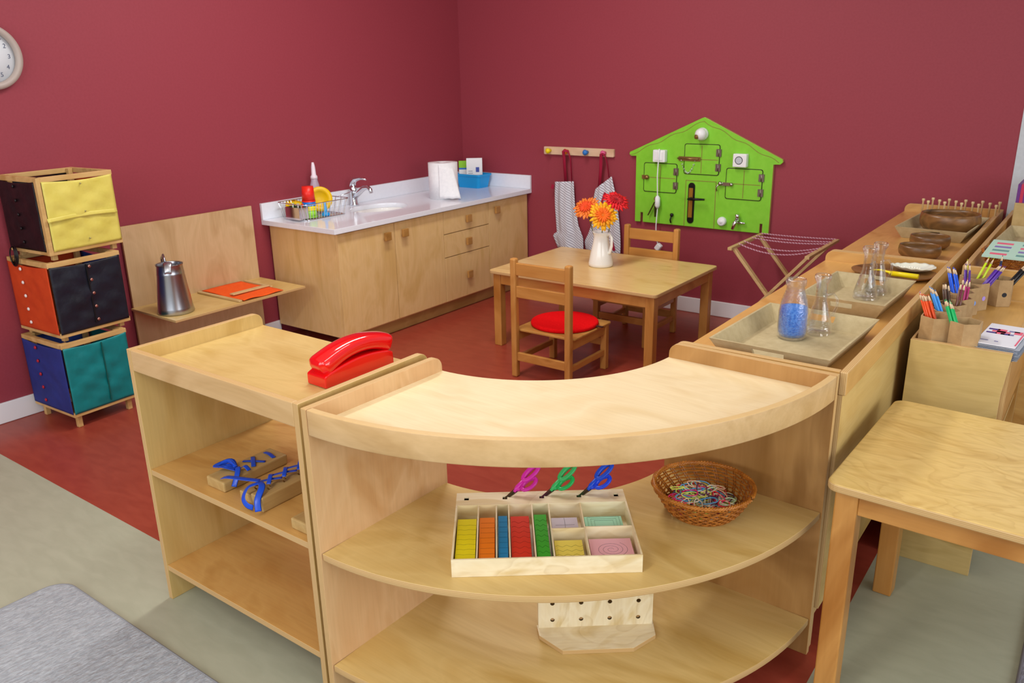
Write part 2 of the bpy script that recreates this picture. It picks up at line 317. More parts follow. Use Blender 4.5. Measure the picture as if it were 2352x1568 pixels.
def chair(label, loc, rz):
    """origin at the middle of the seat on the floor; backrest on local -y"""
    t = T('wooden_chair', label, 'chair', loc, rz); bm = beech('z'); W, H, Sz = .18, .63, .255
    for s in (-1, 1):
        MB().prism([(s*W-s*.0, -.215), (s*W-s*.0, -.18), (s*W-s*.034, -.18), (s*W-s*.034, -.215)], 0, H, 'xy').build('back_post', bm, t, bevel=.008)
        MB().box(s*W-(.034 if s > 0 else 0), s*W+(0 if s > 0 else .034), .14, .174, 0, Sz-.012).build('leg', bm, t, bevel=.004)
        MB().box(s*W-s*.017-.009, s*W-s*.017+.009, -.18, .14, Sz-.06, Sz-.012).build('seat_rail', beech('y'), t, bevel=.002)
        MB().box(s*W-s*.017-.009, s*W-s*.017+.009, -.18, .14, .08, .11).build('stretcher', beech('y'), t, bevel=.002)
    for z0, z1 in ((H-.085, H-.022), (H-.20, H-.14)): MB().box(-W+.034, W-.034, -.208, -.188, z0, z1).build('back_slat', beech('x'), t, bevel=.003)
    MB().box(-W+.034, W-.034, -.206, -.188, .09, .135).build('stretcher', beech('x'), t, bevel=.003)
    MB().box(-W+.034, W-.034, .148, .166, .13, .17).build('stretcher', beech('x'), t, bevel=.003)
    MB().prism(rrect(-W-.002, W+.002, -.178, .20, .02), Sz-.012, Sz, 'xy').build('seat', wood('seat_wood', '#c08a44', '#cc9850', '#b07c38', 'x'), t, bevel=.003)
    return t
ch = chair('low beech chair with round red cushion, back towards the curved shelf', (1.80, -1.405, 0), 0)
dup(ch, (1.825, -.665, 0), pi, 'low beech chair pushed in at far side of dining table, facing camera')
def cushion(label, c, r, m, h=.022):
    prof = [(0, 0), (r*.94, 0)]+[(r*(.94+.06*sin(pi*i/8)), h/2-h/2*cos(pi*i/8)) for i in range(1, 8)]+[(r*.94, h), (r*.5, h*1.08), (1e-6, h*1.1)]
    o = MB().lathe(prof, n=48).build('seat_cushion', m); o.location = c; tag(o, label, 'cushion'); return o
c1 = cushion('round bright red seat cushion on the near chair', (1.80, -1.385, .256), .178, varied('red_felt', '#de1015', '#ea161a', 90, .95, bump=.15, spec=.05))
b = MB().obox((.19, .03, .010), (.045, .018, .004)); b.build('strap', mat('dark_strap', '#3a1414', .8), c1)
cushion('round dark green seat cushion on the far chair under the table', (1.825, -.675, .256), .165, varied('green_felt', '#12352a', '#183f33', 90, .9, bump=.15))

# ============================================================ SINK CABINET
CB = wood('alder_cab', '#dfb97a', '#e5c186', '#d7b06e', 'z', rough=.42)
cab = T('sink_cabinet', 'low wooden sink cabinet with doors and drawers under white worktop', 'cabinet', (.3, -.93, 0))
MB().box(.02, .578, -1.832, -1.814, .08, .686).box(.02, .578, -.036, -.018, .08, .686).box(.02, .03, -1.813, -.037, .08, .56).box(.031, .578, -1.813, -.037, .08, .098).box(.56, .578, -1.813, -.037, .60, .686).box(.56, .578, -1.813, -.037, .099, .599).build('body', CB, cab, bevel=.001, w=True)
def front(name, y0, y1, z0, z1, ky, kz):
    o = MB().box(.579, .6, y0+.0015, y1-.0015, z0+.0015, z1-.0015).build(name, CB, cab, bevel=.0012, w=True)
    MB().box(.6, .614, ky-.008, ky+.008, kz-.008, kz+.008).box(.614, .630, ky-.024, ky+.024, kz-.024, kz+.024).build('knob', wood('knob_wood', '#a8783a', '#b68546', '#98692e', 'y'), o, bevel=.003, w=True)
front('door', -1.832, -1.385, .092, .684, -1.462, .616); front('door', -1.383, -.942, .092, .684, -1.315, .615)
front('drawer', -.940, -.472, .538, .684, -.71, .612); front('drawer', -.940, -.472, .386, .536, -.715, .463); front('drawer', -.940, -.472, .092, .384, -.717, .24)
front('door', -.470, -.018, .092, .684, -.40, .625)
MB().box(.54, .556, -1.80, -.018, .003, .08).build('plinth', wood('plinth_wood', '#a8824a', '#b89258', '#987238', 'y'), cab, w=True)
for x, y in ((.06, -1.66), (.40, -1.70), (.06, -.1)): MB().lathe([(.016, 0), (.016, .08)], (x, y, 0), 16).build('leg', STEEL, cab, w=True)
wt = T('worktop', 'white worktop with upstand and oval basin cut-out along left wall', 'worktop', (.31, -.93, .69))
# slab with oval hole
sc = (.275, -1.18); ea, eb = .15, .205
X0, X1, Y0, Y1 = .001, .628, -1.872, -.001
angs = sorted([2*pi*i/56 for i in range(56)]+[atan2(y-sc[1], x-sc[0]) % (2*pi) for x in (X0, X1) for y in (Y0, Y1)])
def rect_hit(a):
    dx, dy = cos(a), sin(a); t = 1e9
    if dx > 1e-9: t = min(t, (X1-sc[0])/dx)
    if dx < -1e-9: t = min(t, (X0-sc[0])/dx)
    if dy > 1e-9: t = min(t, (Y1-sc[1])/dy)
    if dy < -1e-9: t = min(t, (Y0-sc[1])/dy)
    return (sc[0]+dx*t, sc[1]+dy*t)
def ell(a, k=1):
    r = 1/sqrt((cos(a)/(ea*k))**2+(sin(a)/(eb*k))**2); return (sc[0]+r*cos(a), sc[1]+r*sin(a))
b = MB(); N = len(angs); O = [rect_hit(a) for a in angs]; I = [ell(a) for a in angs]
for i in range(N):
    j = (i+1) % N
    for z, f in ((.721, [0, 1, 2, 3]), (.692, [3, 2, 1, 0])): b.add([(I[i][0], I[i][1], z), (O[i][0], O[i][1], z), (O[j][0], O[j][1], z), (I[j][0], I[j][1], z)], [f])
    b.add([(O[i][0], O[i][1], .692), (O[j][0], O[j][1], .692), (O[j][0], O[j][1], .721), (O[i][0], O[i][1], .721)], [[0, 1, 2, 3]])
    b.add([(I[i][0], I[i][1], .692), (I[j][0], I[j][1], .692), (I[j][0], I[j][1], .721), (I[i][0], I[i][1], .721)], [[3, 2, 1, 0]], 0, True)
b.build('slab', WORKTOP, wt, w=True, bevel=.002)
MB().box(.001, .019, -1.872, -.019, .7212, .817).build('upstand', WORKTOP, wt, bevel=.002, w=True)
MB().box(.001, .628, -.019, -.001, .7212, .817).build('upstand', WORKTOP, wt, bevel=.002, w=True)
sk = T('sink', 'oval white ceramic basin set into the worktop', 'sink', (sc[0], sc[1], .58))
prof = [(1.04, .690), (.98, .6905), (.96, .68), (.92, .65), (.8, .61), (.5, .59), (.12, .585)]
b = MB()
for i in range(len(prof)-1):
    for k in range(48):
        a0, a1 = 2*pi*k/48, 2*pi*(k+1)/48; p = [ell(a0, prof[i][0]), ell(a1, prof[i][0]), ell(a1, prof[i+1][0]), ell(a0, prof[i+1][0])]
        b.add([(p[0][0], p[0][1], prof[i][1]), (p[1][0], p[1][1], prof[i][1]), (p[2][0], p[2][1], prof[i+1][1]), (p[3][0], p[3][1], prof[i+1][1])], [[0, 1, 2, 3]], 0, True)
b.build('basin', mat('ceramic', '#f2f2f0', .08, coat=.6), sk, w=True, solid=.004)
MB().lathe([(.022, .586), (.022, .589), (1e-6, .589)], (sc[0], sc[1], 0), 20).build('drain', CHROME, sk, w=True)
fa = T('faucet', 'chrome single-lever tap behind the oval basin', 'faucet', (.075, -1.2, .7215))
MB().lathe([(.028, 0), (.028, .008), (.023, .014), (.022, .09), (.024, .115), (.018, .125), (1e-6, .127)], n=24).build('body', CHROME, fa)
MB().tube([(0, 0, .05), (.05, 0, .085), (.10, 0, .118), (.135, 0, .122), (.155, 0, .108), (.162, 0, .088)], [.02, .018, .016, .014, .013, .012], 14).build('spout', CHROME, fa)
MB().tube([(-.005, 0, .12), (-.002, 0, .145), (.02, 0, .165), (.07, 0, .175), (.12, 0, .170)], [.02, .021, .018, .011, .006], 12, flat=.6).build('lever', CHROME, fa)

# things on the worktop
pr = T('paper_towel_roll', 'tall white paper towel roll with loose sheet standing on worktop', 'paper towel', (.365, -.655, .7215))
RR = .098
MB().lathe([(.022, 0), (RR, 0), (RR, .235), (.024, .235), (.024, .15)], n=48).build('roll', varied('tissue', '#e9eaee', '#f2f2f5', 60, .9, bump=.12), pr)
def sheet(i, j):
    a = -1.15+.9*i; k = j
    r = RR+.004+.07*(i**1.5)*(.25+.75*(1-k)); return (r*cos(a)+.0, r*sin(a)+.02*i*(1-k), .006+.222*k*(1-.10*i)+.006*(1-k)*abs(sin(9*i)))
MB().grid(sheet, 14, 10).build('loose_sheet', MT['tissue'], pr, solid=.001)
bn = T('storage_bin', 'blue plastic bin holding packets in the worktop corner', 'bin', (.19, -.12, .7215))
b = MB(); n = 8
P = [rrect(-.095, .095, -.062, .062, .02, 4), rrect(-.112, .112, -.075, .075, .022, 4), rrect(-.118, .118, -.081, .081, .022, 4), rrect(-.118, .118, -.081, .081, .022, 4), rrect(-.108, .108, -.071, .071, .02, 4), rrect(-.092, .092, -.059, .059, .02, 4)]
Z = [0, .085, .085, .098, .098, .006]
for i in range(len(P)-1):
    for k in range(len(P[0])):
        q = (k+1) % len(P[0]); b.add([(*P[i][k], Z[i]), (*P[i][q], Z[i]), (*P[i+1][q], Z[i+1]), (*P[i+1][k], Z[i+1])], [[0, 1, 2, 3]])
b.add([(*p, 0) for p in P[0]], [list(range(len(P[0])))[::-1]]); b.add([(*p, .006) for p in P[-1]], [list(range(len(P[0])))])
b.build('tub', mat('sky_blue_plastic', '#0d9fe6', .4), bn)
def card(name, label, cat, c, w, h, t, rz, tilt, mats, draw=None, group=None):
    o = T(name, label, cat, c, rz, group); mt = Matrix.Rotation(tilt, 4, 'X')
    b = MB().box(-w/2, w/2, -t/2, t/2, 0, h)
    if draw: draw(b, w, h, t)
    b.V = [tuple(mt@Vector(v)) for v in b.V]; b.build('sheet', mats, o); return o
NAVY = mat('print_navy', '#3b4fa8', .5); ORG = mat('print_orange', '#d9762b', .5); GREY = mat('print_grey', '#9aa0ac', .5)
def dr(b, w, h, t):
    y = -t/2-.0006
    for x0, x1, z0, z1, m in ((.01, .035, .10, .135, 1), (.012, .036, .035, .075, 1), (-.045, -.012, .09, .095, 3), (-.045, -.014, .105, .11, 3), (-.03, .0, .03, .062, 2), (-.048, -.03, .012, .035, 1)): b.box(x0, x1, y, y+.0006, z0, z1, m)
card('information_card', 'white printed card with blue blocks standing in the blue bin', 'card', (.215, -.135, .73), .115, .20, .003, rad(38), rad(-6), [WHITE, NAVY, ORG, GREY], dr)
card('packet', 'lime green and white packet standing in the blue bin', 'packet', (.115, -.12, .73), .09, .175, .02, rad(38), rad(-4), [WHITE, mat('lime_print', '#8ccf2a', .5), mat('print_blue', '#1f6fd0', .5)], lambda b, w, h, t: (b.box(-w/2-.0005, w/2+.0005, -t/2-.0006, t/2+.0006, h-.05, h+.0005, 1), b.box(-w/2, w/2, -t/2-.0006, t/2+.0006, h-.062, h-.05, 2)))
# dish rack
rk = T('dish_rack', 'chrome wire dish rack beside the tap', 'dish rack', (.18, -1.62, .7215))
RX, RY, RH = .125, .175, .095
b = MB(); wr = .0022
for z, k in ((.003, .86), (RH, 1)): b.tube([(x, y, z) for x, y in rrect(-RX*k, RX*k, -RY*k, RY*k, .03)], wr*1.4, 6, closed=True)
for i in range(15):
    y = -RY*.82+2*RY*.82*i/14; b.tube([(-RX, y*1.1, RH), (-RX*.86, y, .003), (RX*.86, y, .003), (RX, y*1.1, RH)], wr*.8, 5)
for i in range(5):
    x = -RX*.7+2*RX*.7*i/4; b.tube([(x*1.1, -RY, RH), (x, -RY*.86, .003), (x, RY*.86, .003), (x*1.1, RY, RH)], wr*.8, 5)
b.build('wire_basket', CHROME, rk)
MB().tube([(.02, RY, RH), (.03, RY+.06, RH+.012), (.03, RY+.12, RH+.02), (.0, RY+.125, RH+.02)], .003, 8).build('handle', CHROME, rk)
# cutlery caddy
cy_ = T('cutlery_caddy', 'small chrome caddy with coloured cutlery at left end of rack', 'caddy', (.20, -1.765, .729))
MB().box(-.06, .06, -.035, .035, 0, .003).box(-.06, .06, -.035, -.0335, .003, .07).box(-.06, .06, .0335, .035, .003, .07).box(-.06, -.0585, -.0335, .0335, .003, .07).box(.0585, .06, -.0335, .0335, .003, .07).build('box', mat('polished_steel', '#e8e8ee', .12, 1), cy_)
for k, (x, y, cc) in enumerate(((-.04, .01, '#9fd028'), (-.02, -.01, '#e9e9e9'), (.0, .012, '#8cc63a'), (.02, -.005, '#e9e9e9'), (.04, .01, '#e14a1c'))):
    o = MB().tube([(0, 0, 0), (.004, -.004, .07), (.007, -.006, .085)], [.004, .004, .007], 8).build('fork_handle', mat('cutlery%d' % k, cc, .3)); o.name = 'cutlery'
    o.location = (.20+x, -1.765+y, .7325); tag(o, ['lime handled', 'white handled', 'green handled', 'pale handled', 'orange handled'][k]+' cutlery piece standing in the chrome caddy, '+['leftmost', 'second', 'middle', 'fourth', 'rightmost'][k], 'cutlery')
# cups
def cup(name, label, c, z, r0, r1, h, m):
    o = MB().lathe([(1e-6, 0), (r0, 0), (r0, .002), (r1, h), (r1-.003, h), (r0-.003, .006), (1e-6, .006)][::1], n=24).build(name, m); o.location = (c[0], c[1], z); tag(o, label, 'cup', 'stacked play cups in the dish rack'); return o
cc_ = (.215, -1.685)
for k, (nm, col_, z, h, ra, rb) in enumerate((('lime green cup at the bottom of the stack in the dish rack', '#9be03a', .729, .042, .043, .04), ('yellow cup second from the bottom of the cup stack', '#f4e21a', .7715, .026, .041, .039), ('blue cup under the red cups in the stack', '#1d7fe0', .798, .022, .040, .038), ('red cup on top of the cup stack in the dish rack', '#e8291c', .8205, .088, .0385, .033))):
    MBq = MB().lathe([(ra, 0), (rb, h), (1e-6, h)], n=28).lathe([(ra+.0015, .0), (ra+.0015, .006), (ra-.001, .006)], n=28, caps=(0, 0))
    o = MBq.build('play_cup', mat('cup%d' % k, col_, .35)); o.location = (*cc_, z); tag(o, nm, 'cup', 'stacked play cups in the dish rack')
def plate(label, c, r, rz, m, tilt):
    o = MB().lathe([(1e-6, 0), (r*.6, 0), (r*.66, .006), (r, .012), (r, .015), (r*.64, .010), (r*.6, .004), (1e-6, .004)], n=36).build('play_plate', m)
    o.location = c; o.rotation_euler = (0, tilt, rz); tag(o, label, 'plate', 'yellow play plates in the dish rack'); return o
YP = mat('yellow_plastic', '#f2c40c', .35)
plate('yellow play plate standing upright behind the blue funnel', (.15, -1.545, .811), .074, rad(-35), YP, rad(80))
plate('yellow play plate lying back behind the red cup', (.10, -1.68, .765), .074, rad(0), YP, rad(30))
o = MB().lathe([(.026, 0), (.026, .012), (.010, .022), (.007, .075), (1e-6, .077)], n=16).build('plastic_funnel', mat('azure_plastic', '#1aa0ea', .4)); o.location = (.255, -1.60, .729); tag(o, 'small sky blue plastic funnel in the dish rack', 'funnel')
sp = T('spray_bottle', 'tall translucent pinkish bottle with tapered nozzle behind yellow plate', 'bottle', (.062, -1.50, .7215))
MB().lathe([(.034, 0), (.036, .01), (.034, .09), (.027, .165), (.02, .19), (.02, .2)], n=24).build('bottle_body', mat('frosted_plastic', '#d9c7dc', .25, trans=.4), sp)
MB().lathe([(.021, .2), (.021, .215), (.014, .225), (.012, .27), (.007, .298), (1e-6, .3)], n=20).build('nozzle', mat('frosted_white', '#ecdfea', .4), sp)

# ============================================================ WALL BOARD WITH SHELF
wb = T('wall_panel_shelf', 'tall birch panel on left wall with a fold-out shelf', 'wall shelf', (.03, -2.343, 0))
MB().box(.016, .030, -2.735, -1.95, .0, .816, 0, 1).build('back_panel', [wood('panel_birch', '#caa97e', '#d2b288', '#c09e72', 'z'), PE('x')], wb, w=True, bevel=.001)
MB().box(.030, .43, -2.75, -1.945, .384, .396, 0, 1).build('shelf_board', [birch('y'), PE('z')], wb, w=True, bevel=.001)
for y in (-2.55, -2.12): MB().prism([(.03, .384), (.14, .384), (.03, .27)], y, y+.012, 'xz').build('bracket', birch('z'), wb, w=True)
jg = T('metal_pitcher', 'brushed steel tapered pitcher on the wall shelf', 'pitcher', (.285, -2.655, .3965))
b = MB().lathe([(.086, 0), (.09, .006), (.085, .03), (.066, .195), (.067, .2), (.0655, .205), (.0625, .238), (.065, .245)], n=40, caps=(1, 0))
b.lathe([(.0625, .245), (.060, .236), (.063, .19), (.08, .01), (1e-6, .008)], n=40, caps=(0, 0)); b.build('body', STEEL, jg)
MB().lathe([(.0638, .246), (.0665, .248), (.0612, .248), (.0638, .246)], n=40, caps=(0, 0)).build('rim', STEEL, jg)
a = rad(-38); MB().grid(lambda i, j: tuple(rot2(a)@Vector((.052+.034*j, (i-.5)*.042*(1-.25*j), .262-.020*j-.030*j**3+.004*sin(pi*i)))), 8, 8).build('spout', STEEL, jg, solid=.0025)
a = rad(165); MB().tube([tuple(rot2(a)@Vector(v)) for v in ((.06, 0, .235), (.085, 0, .275), (.115, 0, .255), (.118, 0, .17), (.10, 0, .09), (.08, 0, .07))], .007, 10, flat=1.6).build('handle', STEEL, jg)
cl = MB().grid(lambda i, j: (.045+.375*i, -2.345+.255*j, .4025+.002*sin(7*i+3*j)+.003*(i > .8)*sin(j*9)), 20, 16).build('orange_felt', varied('orange_cloth', '#f2560a', '#f86214', 60, .9, bump=.2), solid=.003)
tag(cl, 'bright orange cloth lying flat between wooden strips on wall shelf', 'cloth'); origin(cl, (.23, -2.22, .3975))
def stick(label, p0, p1, w, h):
    o = MB().beam(p0, p1, w, h).build('wooden_stick', tanwood('x'), bevel=.003); tag(o, label, 'stick', 'wooden sticks around the orange cloth'); origin(o, Vector(p0)); return o
stick('long wooden slat left of the orange cloth on the wall shelf', (.05, -2.37, .402), (.415, -2.362, .402), .02, .011)
stick('wooden slat along the right edge of the orange cloth', (.05, -2.07, .402), (.30, -2.075, .402), .016, .011)
stick('pale wooden slat lying across the orange cloth', (.285, -2.325, .4115), (.285, -2.09, .4115), .035, .008)

# ============================================================ DRESSING FRAME TOWER
TW = wood('frame_pine', '#c9a062', '#d5ae72', '#bb9052', 'y', rough=.55)
def cloth(axis, a0, a1, z0, z1, off, m, parent, nrm, amp=.006, seed=1, name='cloth_panel', split=None):
    rs = random.Random(seed); ph = [rs.uniform(0, 6) for _ in range(6)]
    def f(i, j):
        u_, v_ = a0+(a1-a0)*i, z0+(z1-z0)*j
        e = sin(pi*i)**.5*sin(pi*min(1, max(0, j)))**.5 if 0 < i < 1 and 0 < j < 1 else 0
        w_ = off+nrm*(amp*e*(.8+.5*sin(9*i+5*j+ph[0])+.45*sin(17*j-9*i+ph[1])+.3*sin(23*i+6*j+ph[2])+.25*sin(31*j+14*i+ph[3])))
        zz = v_-.010*sin(pi*i)*(j == 1)
        return (w_, u_, zz) if axis == 'x' else (u_, w_, zz)
    return MB().grid(f, 28, 28).build(name, m, parent, solid=.0015)
def dressing_box(label, x0, y0, z0, w, d, mats, buttons, rz=0, zb=.058, hf=.406, br=.0075, corner=False):
    """w along x (left face), d along y (front face); faces: +x and -y"""
    t = T('dressing_frame_box', label, 'dressing frame', (x0+w/2, y0+d/2, z0), rz); s = .02
    W2, D2 = w/2, d/2
    for sx in (-1, 1):
        for sy in (-1, 1):
            X, Y = sx*(W2-s*1.6), sy*(D2-s*1.6); MB().box(X-.011, X+.011, Y-.011, Y+.011, 0, hf-.002).build('post', TW, t, bevel=.002)
    zt = hf-.022
    for z in (zb, zt):
        for sx in (-1, 1): MB().box(sx*(W2-s/2)-s/2, sx*(W2-s/2)+s/2, -D2, D2, z, z+.022).build('rail', TW, t, bevel=.002)
        for sy in (-1, 1): MB().box(-W2+s, W2-s, sy*(D2-s/2)-s/2, sy*(D2-s/2)+s/2, z, z+.022).build('rail', TW, t, bevel=.002)
    for sx in (-1, 1):
        MB().box(sx*(W2-.006)-.004, sx*(W2-.006)+.004, -D2+s, -D2+s+.012, zb+.022, zt).build('stile', TW, t)
        MB().box(sx*(W2-.006)-.004, sx*(W2-.006)+.004, D2-s, D2-s+.012, zb+.022, zt).build('stile', TW, t)
    ps = []
    if corner: MB().box(W2-.020, W2+.002, -D2-.003, -D2+.016, zb, zt+.022).build('corner_stile', TW, t, bevel=.002)
    ps.append(cloth('x', -D2+(.018 if corner else .004), D2-.006, zb+.016, zt+.004, W2-.004+.006, mats[0], t, 1, .006, 3))
    ps.append(cloth('y', -W2+.006, W2-(.024 if corner else .004), zb+.016, zt+.004, -D2-.002, mats[1], t, -1, .004, 5))
    ps.append(cloth('x', -D2+.01, D2-.01, zb+.016, zt+.004, -W2+.004, mats[2], t, -1, .002, 8))
    ps.append(cloth('y', -W2+.01, W2-.01, zb+.016, zt-.01, D2-.002, mats[3], t, 1, .003, 9))
    for face, u_, n_, m_ in buttons:
        for k in range(n_):
            z = zb+.05+(zt-zb-.07)*k/(n_-1)
            if face == 'x': MB().lathe([(br, 0), (br, .003), (br*.7, .006), (1e-6, .006)], (W2+.0095, u_, z), 12, axis='x').build('button', m_, ps[0])
            else: MB().lathe([(.008, 0), (.008, .003), (.005, .006), (1e-6, .006)], (u_, -D2-.008, z), 12, axis='y').build('button', m_, ps[1])
    return t, ps
CL = lambda n, c1, c2, r=.75: varied(n, c1, c2, 14, r, bump=.30, bscale=22)
teal = CL('teal_satin', '#04777a', '#088489', .45); navy = CL('royal_blue_cloth', '#1d2a74', '#243285'); orange = CL('orange_canvas', '#c43a08', '#d04510'); ink = CL('ink_leather', '#11131f', '#181b2b', .5)
yellow = CL('yellow_satin', '#d8c85a', '#e2d36a', .45); black = CL('black_leather', '#100a0e', '#180f14', .4); denim = CL('denim', '#2440a0', '#35509f')
t, ps = dressing_box('bottom box of the dressing frame tower with teal and navy cloth panels', (.2-.345/2), -3.13-.155, 0, .345, .31, (teal, navy, denim, teal), [('y', -.04, 5, mat('red_button', '#b0182f', .4))], rz=rad(2.5))
MB().box(.345/2+.008, .345/2+.0135, .018, .023, .09, .375).build('seam', mat('teal_dark', '#075550', .5), ps[0])
t, ps = dressing_box('middle box of the dressing frame tower with orange and dark snap panels', (.182-.34/2), -3.102-.1675, .4065, .34, .335, (ink, orange, orange, denim), [('x', .01, 5, mat('rose_snap', '#b07a70', .25, .8)), ('y', -.045, 5, mat('pearl_button', '#efe6e2', .3))], hf=.36, zb=.022, rz=rad(3))
MB().box(.34/2+.006, .34/2+.012, -.006, .0, .06, .33).build('placket_edge', mat('ink_dark', '#06070c', .5), ps[0])
t, ps = dressing_box('top box of the dressing frame tower with yellow and black laced panels', (.172-.31/2), -3.068-.174, .767, .31, .348, (yellow, black, ink, orange), [('x', .01, 3, mat('small_hook', '#a9a078', .3, .7)), ('y', -.02, 5, mat('black_eyelet', '#2a2528', .3, .6))], hf=.361, zb=.026, rz=rad(5), br=.0035, corner=True)
MB().grid(lambda i, j: (.31/2+.011+.004*(1-j)+.002*sin(8*i), -.165+.325*i, .17+.018*j+.006*sin(pi*i)), 20, 3).build('flap_edge', yellow, ps[0], solid=.0015)
lc = MB()
for k in range(4):
    a = [(-.11+.02*sin(t_*2*pi/16)*(1+.2*k)+.012*k, -.348/2-.016-.004*k-.01*abs(sin(t_*pi/16)), .045-.032+.035*cos(t_*2*pi/16)*(1+.1*k)) for t_ in range(16)]
    lc.tube(a, .0028, 6, closed=True)
lc.build('lace_knot', BLACK, ps[1])

# ============================================================ CLOCK
ck = T('wall_clock', 'round white wall clock partly cut off at left frame edge', 'clock', (.002, -3.18, 1.62))
R0 = .14
MB().lathe([(R0*.75, .0), (R0*.98, .0), (R0, .012), (R0*.97, .030), (R0*.86, .036), (R0*.78, .026), (R0*.78, .0125)], n=64, axis='x', caps=(1, 0)).build('rim', mat('clock_rim', '#b3a49c', .35), ck)
MB().lathe([(R0*.79, .008), (R0*.79, .012), (1e-6, .012)], n=64, axis='x').build('face', mat('clock_face', '#dfe4ec', .5), ck)
for k in range(1, 13):
    a = pi/2-2*pi*k/12; mt = Matrix.Translation((.0128, R0*.62*cos(a), R0*.62*sin(a)))@Matrix(((0, 0, 1, 0), (1, 0, 0, 0), (0, 1, 0, 0), (0, 0, 0, 1)))
    text(str(k), .026, mt, mat('numeral_grey', '#5d6176', .5), ck)
for a, L, w_, nm in ((rad(48), .098, .0016, 'minute_hand'), (rad(200), .06, .003, 'hour_hand')):
    MB().beam((.0155, 0, 0), (.0155, L*cos(a), L*sin(a)), w_, .0012, up=(1, 0, 0)).build(nm, mat('hand_dark', '#4a3a52', .5), ck)

# ============================================================ PEG RAIL, APRONS
pg = T('peg_rail', 'pale wooden coat rail with four coloured pegs on back wall', 'coat rail', (1.027, -.001, .997))
MB().prism(rrect(-.277, .277, -.026, .026, .006), -.02, 0, 'xz').build('board', wood('pale_rail', '#dab896', '#e4c4a4', '#cfab86', 'x'), pg, bevel=.002)
for x, cc, nm in ((-.225, '#f0dc10', 'yellow'), (-.082, '#f08018', 'orange'), (.075, '#2a78c8', 'blue'), (.212, '#d85a8a', 'pink')):
    o = MB().lathe([(.012, .02), (.011, .035), (.017, .044), (.019, .052), (.012, .062), (1e-6, .064)], (x, 0, 0), 18, axis='y').build('peg', mat('peg_'+nm, cc, .35), pg); o['label'] = nm+' peg'
ticking = mat('striped_ticking', '#c9cbd3', .9); bb = ticking.node_tree.nodes['Principled BSDF']
tc = nd(ticking, 'ShaderNodeTexCoord'); mp = nd(ticking, 'ShaderNodeMapping'); mp.inputs['Rotation'].default_value = (0, rad(-32), 0); w = nd(ticking, 'ShaderNodeTexWave'); w.bands_direction = 'Z'; w.inputs['Scale'].default_value = 21; w.inputs['Distortion'].default_value = .4
cr = nd(ticking, 'ShaderNodeValToRGB'); cr.color_ramp.elements[0].position = .15; cr.color_ramp.elements[1].position = .42; cr.color_ramp.elements[0].color = lin('#94919e'); cr.color_ramp.elements[1].color = lin('#dfe0e8')
lk(ticking, tc.outputs['Object'], mp.inputs['Vector']); lk(ticking, mp.outputs[0], w.inputs['Vector']); lk(ticking, w.outputs['Fac'], cr.inputs[0]); lk(ticking, cr.outputs[0], bb.inputs['Base Color'])
STRAP = mat('crimson_strap', '#a3103a', .8)
def apron(label, outline_l, outline_r, zs, straps, px, seed):
    """outlines: x at each z (left,right) from top to bottom"""
    t = T('hanging_apron', label, 'apron', (px, -.03, .6), 0, None); ph = seed
    def ip(tab, z):
        for (za, xa), (zb, xb) in zip(zip(zs, tab), zip(zs[1:], tab[1:])):
            if za >= z >= zb: return xa+(xb-xa)*(za-z)/(za-zb+1e-9)
        return tab[-1]
    def f(i, j):
        z = zs[0]+(zs[-1]-zs[0])*j; xl, xr = ip(outline_l, z), ip(outline_r, z); x = xl+(xr-xl)*i
        zz = z+(ztop(i)-zs[0])*(1-j)**2*1.0
        return (x-px, -.006+.012*sin(i*9+ph)*(.3+j*.7)-.010*sin(pi*i)-.004*sin(21*i+4*j), zz-.6)
    ztop = lambda i: zs[0]-(straps[2]*(1-i) if straps[2] > 0 else 0)
    MB().grid(f, 24, 30).build('cloth', ticking, t, solid=.002)
    for s in straps[0]:
        MB().tube([(p[0]-px, p[1]+.03, p[2]-.6) for p in s], .012, 8, flat=.15, ref=(1, 0, 0)).build('strap', STRAP, t)
    for s in straps[1]:
        MB().obox((s[0]-px, -.022, s[1]-.6), (s[2], .004, s[3]), Matrix.Rotation(s[4], 3, 'Y')).build('tie', STRAP, t)
    return t
apron('grey striped apron hanging from the orange peg', [.850, .848, .850, .858, .862, .824, .866], [1.008, 1.012, 1.018, 1.045, 1.078, 1.085, 1.09], [.80, .72, .632, .50, .43, .415, .325],
      ([[(.940, -.036, .79), (.936, -.05, .95), (.942, -.07, .997), (.955, -.075, 1.008), (.972, -.055, 1.0), (.985, -.045, .95), (.992, -.038, .79)]], [(.842, .755, .02, .03, .4)], .012), .96, 1.0)
apron('grey striped apron with red ties hanging from the pink peg', [1.176, 1.168, 1.16, 1.165, 1.150, 1.12, 1.09, 1.10], [1.305, 1.318, 1.343, 1.36, 1.372, 1.38, 1.384, 1.384], [.85, .80, .712, .60, .53, .45, .39, .33],
      ([[(1.208, -.036, .77), (1.222, -.045, .90), (1.236, -.068, .99), (1.25, -.075, 1.0), (1.262, -.06, .985), (1.272, -.045, .93), (1.282, -.038, .84)]], [(1.245, .695, .014, .10, .35), (1.33, .39, .02, .07, -.3)], .095), 1.25, 2.3)

